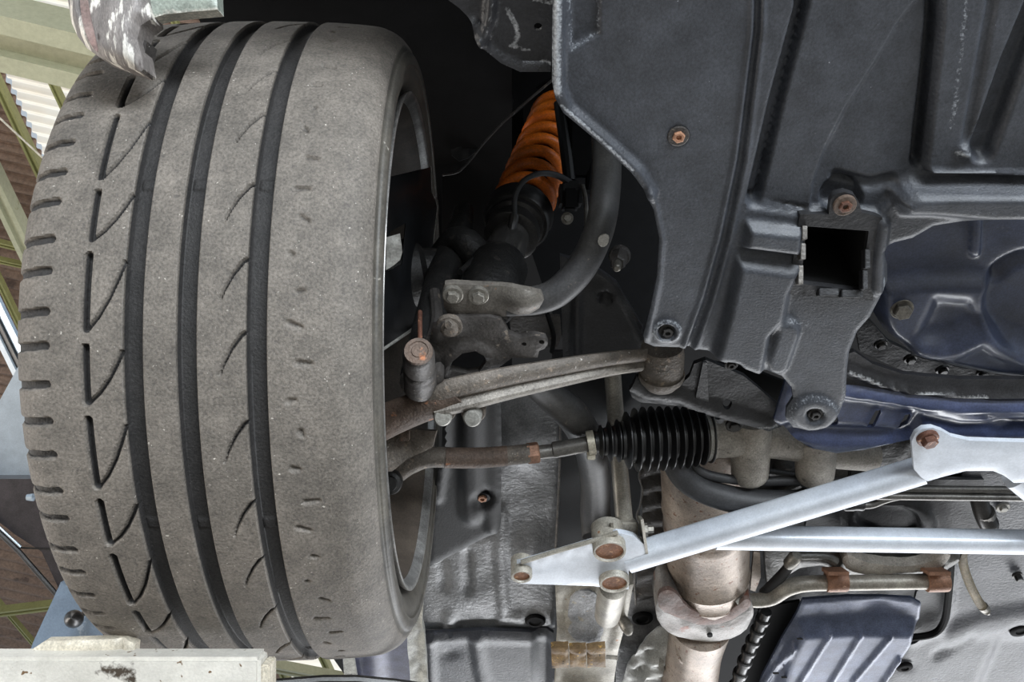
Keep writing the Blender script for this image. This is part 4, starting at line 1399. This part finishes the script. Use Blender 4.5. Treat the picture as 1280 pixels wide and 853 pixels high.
sheet('flange_face', [(822, 744), (834, 738), (846, 743), (858, 761), (880, 771), (906, 770), (922, 759), (934, 749), (941, 757), (930, 768), (908, 781), (880, 784), (850, 775), (824, 764)], .868, 'flange_rust', ct, t=6,
      feats=[('rough', .8, 8)], step=5, sm=1, roll=(3, 3), label='rusty brown face of the flange')
lathe('flange_stud', (917, 757, .90), (924, 752, .875), [(0, 8), (.5, 8), (.55, 5), (1, 4.5)], 'bolt', ct, seg=6, angle=20)
sheet('seam_flange', [(942, 690), (950, 692), (951, 722), (944, 740), (938, 738)], .925, 'cat', ct, t=5, step=6)

hs = thing('heat_shield', 'ribbed pale aluminium heat shield left of the exhaust pipe', 'heat shield')
sheet('shield_skin', [(770, 920), (776, 862), (785, 832), (800, 806), (822, 787), (838, 782), (846, 800), (830, 840), (826, 920)], .955, 'shield', hs, t=2,
      feats=[('poly', [(790, 940), (796, 850), (812, 815), (838, 795), (850, 800), (830, 940)], 10, 12)] +
            [('seg', [(790 + 1.5 * i, 816 + 14 * i), (806, 806 + 14 * i), (832, 802 + 14 * i)], 2, 5, 6) for i in range(7)], step=4.2, roll=(4, 5))
box('shield_clip', 823, 829, 812, 838, .935, .95, 'bolt_pale', hs, dref=.94)
hs2 = thing('tunnel_shield', 'dark ribbed tunnel heat shield between the stay rod and exhaust', 'heat shield')
sheet('shield_skin', [(790, 560), (850, 560), (850, 745), (838, 752), (812, 745), (794, 756), (797, 700), (803, 640), (798, 590)], 1.00, 'darkmetal', hs2, t=2,
      feats=[('seg', [(795, 590 + 22 * i), (820, 582 + 22 * i), (850, 582 + 22 * i)], 3, 8, 7) for i in range(8)], step=5)
tube('shield_edge', [(800, 582, .985), (799, 597, .985), (803, 612, .985), (800, 632, .985), (796, 646, .985), (803, 660, .985)], 'edge', hs2, r=1.4, k=4, seg=8)
tube('shield_edge', [(795, 756, .985), (793, 730, .985), (795, 700, .985)], 'edge', hs2, r=1.5, k=4, seg=8)

hz = thing('coolant_hose', 'thick black rubber hose bending over the catalytic converter', 'hose')
tube('hose', [(838, 540, .89, 15), (842, 572, .868, 16), (856, 598, .858, 16), (886, 616, .852, 16.5), (930, 627, .850, 17), (980, 630, .852, 17), (1030, 626, .86, 16)], 'hose', hz, k=8, seg=20)
bpz = thing('return_pipe', 'thin dark metal pipe curving out under the steering rack', 'pipe')
tube('pipe', [(862, 560, .88, 5.5), (866, 580, .868, 6), (880, 592, .862, 6), (910, 599, .862, 6), (950, 602, .866, 6), (1000, 601, .87, 6.5), (1075, 604, .88, 6.5)], 'hose', bpz, k=8, seg=14)
lathe('copper_ring', (938, 601.5, .863), (945, 602, .864), [(0, 6.5), (0, 7), (1, 7), (1, 6.5)], 'copper', bpz)
tube('pipe', [(884, 578, .90, 5), (895, 588, .90, 5), (920, 588, .90, 5), (940, 580, .91, 5)], 'pipe', bpz, k=5, seg=10)
for i, (y0, y1, rr, c) in enumerate(((612, 600, 5, 'pipe'), (655, 640, 5, 'hose'), (580, 585, 6, 'knuckle'))):
    pass

# ================================================================== FLOOR AND BODY PANELS
li = thing('liner_flap', 'black plastic liner flap with one screw behind the wheel', 'liner')
sheet('flap', [(556, 478), (612, 478), (626, 500), (627, 560), (626, 655), (622, 668), (610, 672), (534, 712), (536, 650), (545, 600), (552, 560)], .95, 'plastic_dark', li, t=4,
      feats=[('seg', [(590, 480), (588, 580), (590, 640)], 5, 14, 7), ('poly', circ(603, 622, 14), 8, -4), ('seg', [(556, 480), (553, 570), (545, 620)], 4, 7, 5), ('rough', .4, 22), ('seg', [(612, 632), (615, 660)], 3, 8, 4)],
      step=5, roll=(4, 4))
bolt(603, 622, .951, 6, 'bolt_brass', li, name='screw', washer=1.6, cross=True, head=.7, wm='plastic_dark')
fi = thing('inner_fender', 'grey sealer coated inner fender panel behind the brace gusset', 'fender')
sheet('fender_panel', [(600, 470), (704, 470), (702, 560), (698, 600), (694, 690), (694, 790), (640, 792), (520, 792), (512, 740), (520, 702), (612, 668), (624, 640)], .992, 'body', fi, t=4,
      feats=[('dome', 662, 684, 22, 26, 9), ('dome', 585, 745, 40, 26, 5), ('seg', [(627, 640), (625, 700), (630, 760)], 3, 7, 4), ('seg', [(552, 705), (556, 730)], 3, 7, -4), ('seg', [(584, 695), (585, 735)], 3, 6, -5),
             ('seg', [(530, 790), (600, 782), (694, 788)], 3, 7, -5), ('seg', [(562, 770), (562, 786)], 4, 6, 4), ('poly', [(622, 768), (690, 764), (692, 784), (622, 786)], 6, 4), ('poly', circ(669, 775, 16), 5, -3),
             ('rough', .7, 14), ('dome', 650, 545, 40, 40, 14)],
      step=4.6, roll=(3, 3), angle=70)
plug('drain_plug', 669, 775, .991, [(0, 13), (.6, 13), (1, 11), (1, 8), (.7, 7), (.7, 1)], 'black', fi)
tube('fender_seam', [(700, 470, .985), (700, 560, .985), (698, 620, .985), (694, 700, .985)], 'edge', fi, r=1.6, k=4, seg=8)
sheet('dark_cavity', [(690, 440), (800, 440), (800, 700), (690, 700)], 1.08, 'plastic_dark', fi, t=4, feats=[('dome', 770, 490, 40, 40, 25), ('rough', 1, 20)], step=9)
fp = thing('floor_pan', 'blue-grey car floor pan with pressed ribs at the bottom edge', 'floor pan')
sheet('floor_panel', [(520, 793), (600, 788), (692, 792), (694, 940), (520, 940)], .985, 'bodyblue', fp, t=5,
      feats=[('seg', [(596, 798), (600, 830), (612, 880)], 3, 8, 5), ('seg', [(538, 800), (542, 940)], 2, 7, 4), ('dome', 562, 818, 14, 7, -4), ('seg', [(528, 800), (590, 796), (690, 800)], 2, 6, 4),
             ('seg', [(678, 796), (676, 940)], 5, 9, -9), ('rough', .3, 16)], step=4.6, angle=70)
sfl = thing('sill_flange', 'pale crumpled sill flange along the floor pan edge', 'sill')
sheet('flange_strip', [(505, 738), (514, 728), (524, 736), (530, 752), (527, 775), (532, 800), (535, 853), (538, 940), (512, 940), (514, 853), (508, 800), (512, 770)], .95, 'flange', sfl, t=12,
      feats=[('rough', 2.5, 7), ('seg', [(527, 735), (531, 790), (534, 940)], 2, 4, 4)], step=4, sm=1)
bsd = thing('sill_panel', 'purple-grey painted sill side beyond the wheel bottom', 'sill')
sheet('sill_skin', [(426, 804), (470, 775), (512, 745), (522, 800), (522, 940), (440, 940)], .985, 'sill', bsd, t=20, feats=[('seg', [(462, 780), (472, 940)], 4, 16, 5)], step=7)
sheet('sill_edge', [(428, 812), (440, 808), (462, 940), (436, 940)], .97, 'flange', bsd, t=5)
fr = thing('frame_rail', 'silver grey frame rail with lumpy sealer below the brace gusset', 'frame rail')
sheet('rail_face', [(694, 732), (792, 732), (784, 775), (774, 808), (768, 850), (762, 940), (690, 940), (697, 800)], .905, 'silver_worn', fr, t=20,
      feats=[('poly', [(708, 752), (722, 738), (742, 738), (752, 750), (758, 790), (752, 808), (706, 806)], 8, 4), ('seg', [(697, 735), (700, 800)], 2, 4, 3), ('seg', [(782, 735), (770, 808)], 3, 5, 3)], step=5, roll=(3, 3))
sheet('sealer_patch', [(710, 752), (722, 740), (742, 740), (750, 752), (756, 790), (750, 805), (710, 803)], .8985, 'sealer', fr, t=4, feats=[('rough', 1.0, 5)], step=3.6, roll=(4, 3), sm=1)
tube('rail_stud', [(778, 775, .90, 7), (784, 785, .885, 8), (786, 792, .88, 5)], 'bolt', fr, k=2, seg=12)
tube('rail_stud', [(758, 822, .88, 3), (772, 823, .875, 3)], 'bolt_pale', fr, k=1, seg=10)
box('rail_foot', 700, 756, 838, 920, .885, .93, 'darkplate', fr, dref=.885)
jp = thing('jack_pad', 'cracked worn yellow rubber block on the frame rail', 'pad')
for i, (x0, x1) in enumerate(((689, 711), (711.5, 733), (733.5, 757))):
    sheet('pad_piece', [(x0, 813), (x1, 812), (x1, 836), (x0 + 1, 836)], .872, 'yellow', jp, t=10, feats=[('rough', 1.2, 6), ('seg', [(x0, 820), (x1, 823)], 1, 2.5, -3)], step=3, roll=(3, 3))
bdp = thing('body_plug', 'black round body plug right of the frame rail', 'plug')
plug('plug', 803, 772, .99, [(0, 13), (.6, 13), (1, 11), (1, 8), (.6, 7), (.6, 1)], 'black', bdp)
sheet('plug_panel', [(770, 740), (830, 740), (832, 790), (800, 850), (770, 860)], .995, 'body', bdp, t=4, feats=[('rough', .5, 14), ('seg', [(775, 795), (830, 780)], 3, 8, -8)], step=6)

# ================================================================== TRANSMISSION SIDE (bottom right)
tp_ = thing('transmission_pan', 'blue-grey ribbed transmission pan at the bottom right', 'pan')
TPO = [(918, 960), (952, 850), (978, 800), (996, 770), (1004, 752), (1060, 748), (1140, 750), (1152, 757), (1150, 775), (1138, 792), (1122, 815), (1106, 842), (1080, 890), (1050, 960)]
ribs = [((1034, 780), (940, 930)), ((1071, 782), (980, 930)), ((1108, 784), (1061, 841)), ((990, 800), (920, 910)), ((1119, 812), (1060, 900))]
sheet('pan_skin', TPO, .935, 'transpan', tp_, t=4,
      feats=[('seg', [a, b], 1.3, 2.4, 4.5, .5) for a, b in ribs] + [('poly', [(930, 1000), (985, 806), (1000, 780), (1060, 776), (1140, 778), (1140, 800), (1060, 1000)], 16, 16), ('dome', 1100, 762, 30, 12, -6),
             ('wear_glint', [(1010, 768), (1060, 766), (1090, 768)], 9, .4)], step=2.3, roll=(3, 5), angle=70)  # top bevel highlight painted in, rib crests lightened too
for (x, y) in ((1000, 799), (1008, 803), (1003, 808), (1022, 832), (1012, 836), (1024, 838), (970, 842), (980, 847)):
    box('stamp_mark', x - 3.5, x + 3.5, y - .9, y + .9, .917, .9195, 'bolt_dark', tp_, dref=.918)
cc = thing('cable_conduit', 'black segmented cable conduit left of the ribbed pan', 'conduit')
pth = [(958, 765), (942, 800), (928, 835), (912, 880)]
cd = cr([(x, y, .925, 8) for x, y in pth], 8)
tube('conduit', [(x, y, dk_) for x, y, dk_, r in cd], 'rubber', cc, r=7, k=1, seg=12)
for i in range(2, len(cd) - 1, 3):
    x, y, dk_, r = cd[i]
    x2, y2 = cd[i + 1][:2]
    lathe('conduit_ring', (x, y, dk_), (x + (x2 - x) * .8, y + (y2 - y) * .8, dk_), [(0, 7), (.1, 9.5), (.9, 9.5), (1, 7)], 'bolt_dark', cc, seg=12)
sheet('conduit_wall', [(950, 760), (1000, 752), (985, 800), (940, 900), (905, 900)], .965, 'black', cc, t=4)

tp2 = thing('support_pipe', 'steel support pipe with two copper clamps above the ribbed pan', 'pipe')
tube('pipe', [(928, 748, .905, 8), (945, 751, .90, 9), (965, 747, .90, 10), (985, 735, .90, 10.5), (1010, 730, .90, 10), (1060, 729, .90, 9.8), (1120, 728, .90, 9.8), (1182, 727, .90, 9.8)], 'steel', tp2, k=6, seg=20)
for x0, x1 in ((1033, 1058), (1158, 1184)):
    lathe('clamp', (x0, 727, .899), (x1, 726.5, .899), [(0, 11), (0, 13), (.08, 13.6), (.92, 13.6), (1, 13), (1, 11)], 'copper', tp2, seg=28, label='copper coloured pipe clamp')
    box('clamp_ear', x0 - 2, x1 - 1, 712, 717, .885, .905, 'copper', tp2, dref=.895)

gb = thing('gearbox_housing', 'oily cast gearbox flange behind the silver cross tube', 'gearbox')
sheet('housing_skin', [(955, 680), (1215, 680), (1190, 705), (1170, 718), (1140, 724), (1060, 722), (1036, 708), (1000, 712), (960, 740)], .93, 'gear', gb, t=18,
      feats=[('poly', circ(1120, 690, 64, 26, n=24), 10, 10), ('poly', circ(1120, 686, 50, 18, n=24), 8, -14), ('seg', [(1005, 698), (1030, 698), (1042, 708)], 4, 6, 6), ('seg', [(1042, 712), (1060, 696)], 4, 6, 6),
             ('seg', [(1165, 716), (1192, 696)], 4, 6, 8), ('rough', 1.0, 9)], step=4.5, roll=(4, 5))
sheet('housing_back', [(950, 640), (1200, 640), (1196, 800), (940, 800)], 1.02, 'darkplate', gb, t=6, feats=[('rough', 3, 18)], step=8)
tube('linkage', [(955, 742, .91, 7), (975, 722, .91, 7), (988, 706, .91, 6), (996, 695, .91, 5)], 'hose', gb, k=4, seg=12)
lathe('link_joint', (985, 708, .905), (996, 694, .905), [(0, 6), (.2, 8.5), (.8, 8.5), (1, 6)], 'bolt', gb, seg=12)
tube('link_strap', [(996, 696, .91, 5), (1030, 696, .91, 5), (1044, 702, .91, 6)], 'gear', gb, k=3, seg=10)
sheet('arched_lip', [(1052, 702), (1062, 694), (1078, 704), (1120, 711), (1160, 707), (1180, 694), (1192, 696), (1172, 718), (1140, 716), (1090, 722), (1060, 716)], .905, 'cast', gb, t=14,
      feats=[('rough', .8, 8)], step=5, roll=(4, 4), sm=1)

cv = thing('cover_plate', 'dark cover plate with rounded rectangular embossing above the cross tube', 'cover')
sheet('cover_skin', [(1020, 600), (1230, 600), (1228, 690), (1000, 690)], .985, 'darkplate', cv, t=5,
      feats=[('poly', chaikin([(1050, 622), (1155, 622), (1172, 660), (1166, 690), (1060, 690)], 2), 7, 7), ('poly', chaikin([(1064, 630), (1140, 630), (1152, 660), (1130, 670), (1078, 664)], 2), 6, -9), ('rough', .5, 12)], step=4.5)
pp = thing('fuel_pipe', 'upper of two thin steel pipes behind the silver mount plate', 'pipe')
tube('pipe', [(1060, 612, .90, 4.5), (1140, 611, .90, 4.5), (1200, 612, .90, 4.5), (1900, 616, .90, 4.5)], 'pipe', pp, k=4, seg=12)
pq = thing('brake_pipe', 'lower thin steel pipe with a black connector end', 'pipe')
tube('pipe', [(1075, 632, .895, 5), (1090, 631, .895, 5), (1106, 625, .895, 5), (1124, 621, .895, 5), (1160, 621, .895, 5), (1900, 630, .895, 5)], 'pipe', pq, k=6, seg=12)
lathe('connector', (1054, 632, .893), (1080, 632, .893), [(0, 6), (.1, 7.5), (.5, 7.5), (.55, 6.8), (.9, 7.5), (1, 6)], 'bolt_dark', pq, seg=16)
fl = thing('rear_floor', 'dark grey floor panel with drain plugs at the right edge', 'floor pan')
sheet('floor_panel', [(1205, 585), (1900, 585), (1900, 960), (1060, 960), (1110, 850), (1130, 810), (1160, 790), (1186, 760), (1190, 690)], .99, 'bodyblue', fl, t=5,
      feats=[('seg', [(1188, 700), (1184, 760), (1170, 785), (1140, 798)], 4, 7, 6), ('seg', [(1190, 795), (1230, 780), (1290, 770)], 5, 16, 6), ('poly', circ(1130, 833, 13), 5, -3), ('poly', circ(1274, 787, 15), 5, -3),
             ('poly', [(1250, 800), (1900, 780), (1900, 960), (1180, 960)], 20, -9), ('seg', [(1170, 820), (1215, 795)], 2, 6, -4), ('rough', .5, 18)], step=5, roll=(3, 3), angle=70)
plug('drain_plug', 1130, 833, .99, [(0, 10), (.7, 10), (1, 8), (1, 5), (.7, 4), (.7, 1)], 'black', fl)
plug('drain_plug', 1274, 787, .99, [(0, 12), (.7, 12), (1, 10), (1, 6), (.7, 5), (.7, 1)], 'black', fl)
bolt(1254, 635, .985, 5, 'bolt_pale', fl, washer=1.7)
bolt(1272, 720, .985, 4.5, 'bolt_dark', fl, washer=1.4, head=1.8)
sheet('side_wall', [(1146, 740), (1184, 700), (1180, 772), (1168, 790), (1140, 796), (1136, 785)], .965, 'darkplate', fl, t=5, feats=[('rough', .4, 12), ('dome', 1160, 770, 18, 18, -6)], step=6)
tube('gasket', [(1190, 690, .955), (1186, 740, .955), (1181, 775, .955), (1168, 792, .955), (1138, 798, .955)], 'black', fl, r=4.5, k=6, seg=10)
ss = thing('speed_sensor', 'black sensor hanging beside the right pipes', 'sensor')
tube('sensor_body', [(1222, 616, .95, 11), (1228, 640, .94, 11), (1236, 655, .935, 12), (1240, 662, .93, 9)], 'bolt_dark', ss, k=4, seg=16)
lathe('sensor_ring', (1230, 640, .94), (1232, 645, .94), [(0, 12.5), (1, 12.5)], 'pipe', ss, seg=16)
bh = thing('braided_hose', 'beige braided hose hanging in front of the right floor panel', 'hose')
tube('hose', [(1203, 680, .955, 6), (1204, 705, .95, 5.5), (1212, 730, .945, 5.5), (1222, 750, .945, 5.5), (1229, 760, .945, 6)], 'braid', bh, k=6, seg=12)
lathe('hose_end', (1228, 758, .944), (1236, 768, .944), [(0, 6.5), (.3, 6.5), (.4, 4.5), (.6, 5.5), (.8, 3), (1, 2)], 'bolt', bh, seg=12)
# dark machinery between rack and brace
en = thing('engine_block', 'dark engine castings between steering rack and silver brace', 'engine')
sheet('block_skin', [(840, 560), (1480, 560), (1480, 660), (840, 660)], 1.06, 'knuckle', en, t=8, feats=[('rough', 8, 16), ('seg', [(980, 590), (1060, 600)], 6, 8, 16)], step=7)
tube('block_rib', [(960, 590, .95, 5), (1010, 596, .95, 5), (1060, 590, .95, 5)], 'knuckle', en, k=3, seg=10)
tube('block_rib', [(975, 615, .94, 6), (1000, 604, .94, 6)], 'knuckle', en, k=1, seg=10)
box('block_lug', 1062, 1090, 586, 606, .93, .98, 'knuckle', en, dref=.93)
box('block_lug', 1040, 1060, 588, 598, .90, .95, 'gear', en, dref=.90)
sheet('oil_gallery', [(1065, 562), (1142, 552), (1142, 582), (1100, 588), (1070, 580)], .90, 'knuckle', en, t=12, feats=[('rough', 1.5, 8)], step=5, roll=(4, 5))

# ================================================================== place every thing's empty at the base of its parts
bpy.context.view_layer.update()
for o in TOPS:
    lo = np.array([1e9] * 3)
    hi = -lo
    ch = [c for c in o.children_recursive if c.type == 'MESH']
    for c in ch:
        a = np.empty(len(c.data.vertices) * 3)
        c.data.vertices.foreach_get('co', a)
        a = a.reshape(-1, 3)
        lo = np.minimum(lo, a.min(0))
        hi = np.maximum(hi, a.max(0))
    loc = Vector(((lo[0] + hi[0]) / 2, (lo[1] + hi[1]) / 2, lo[2]))
    o.location = loc
    for c in o.children:
        c.matrix_parent_inverse = Matrix.Translation(-loc)
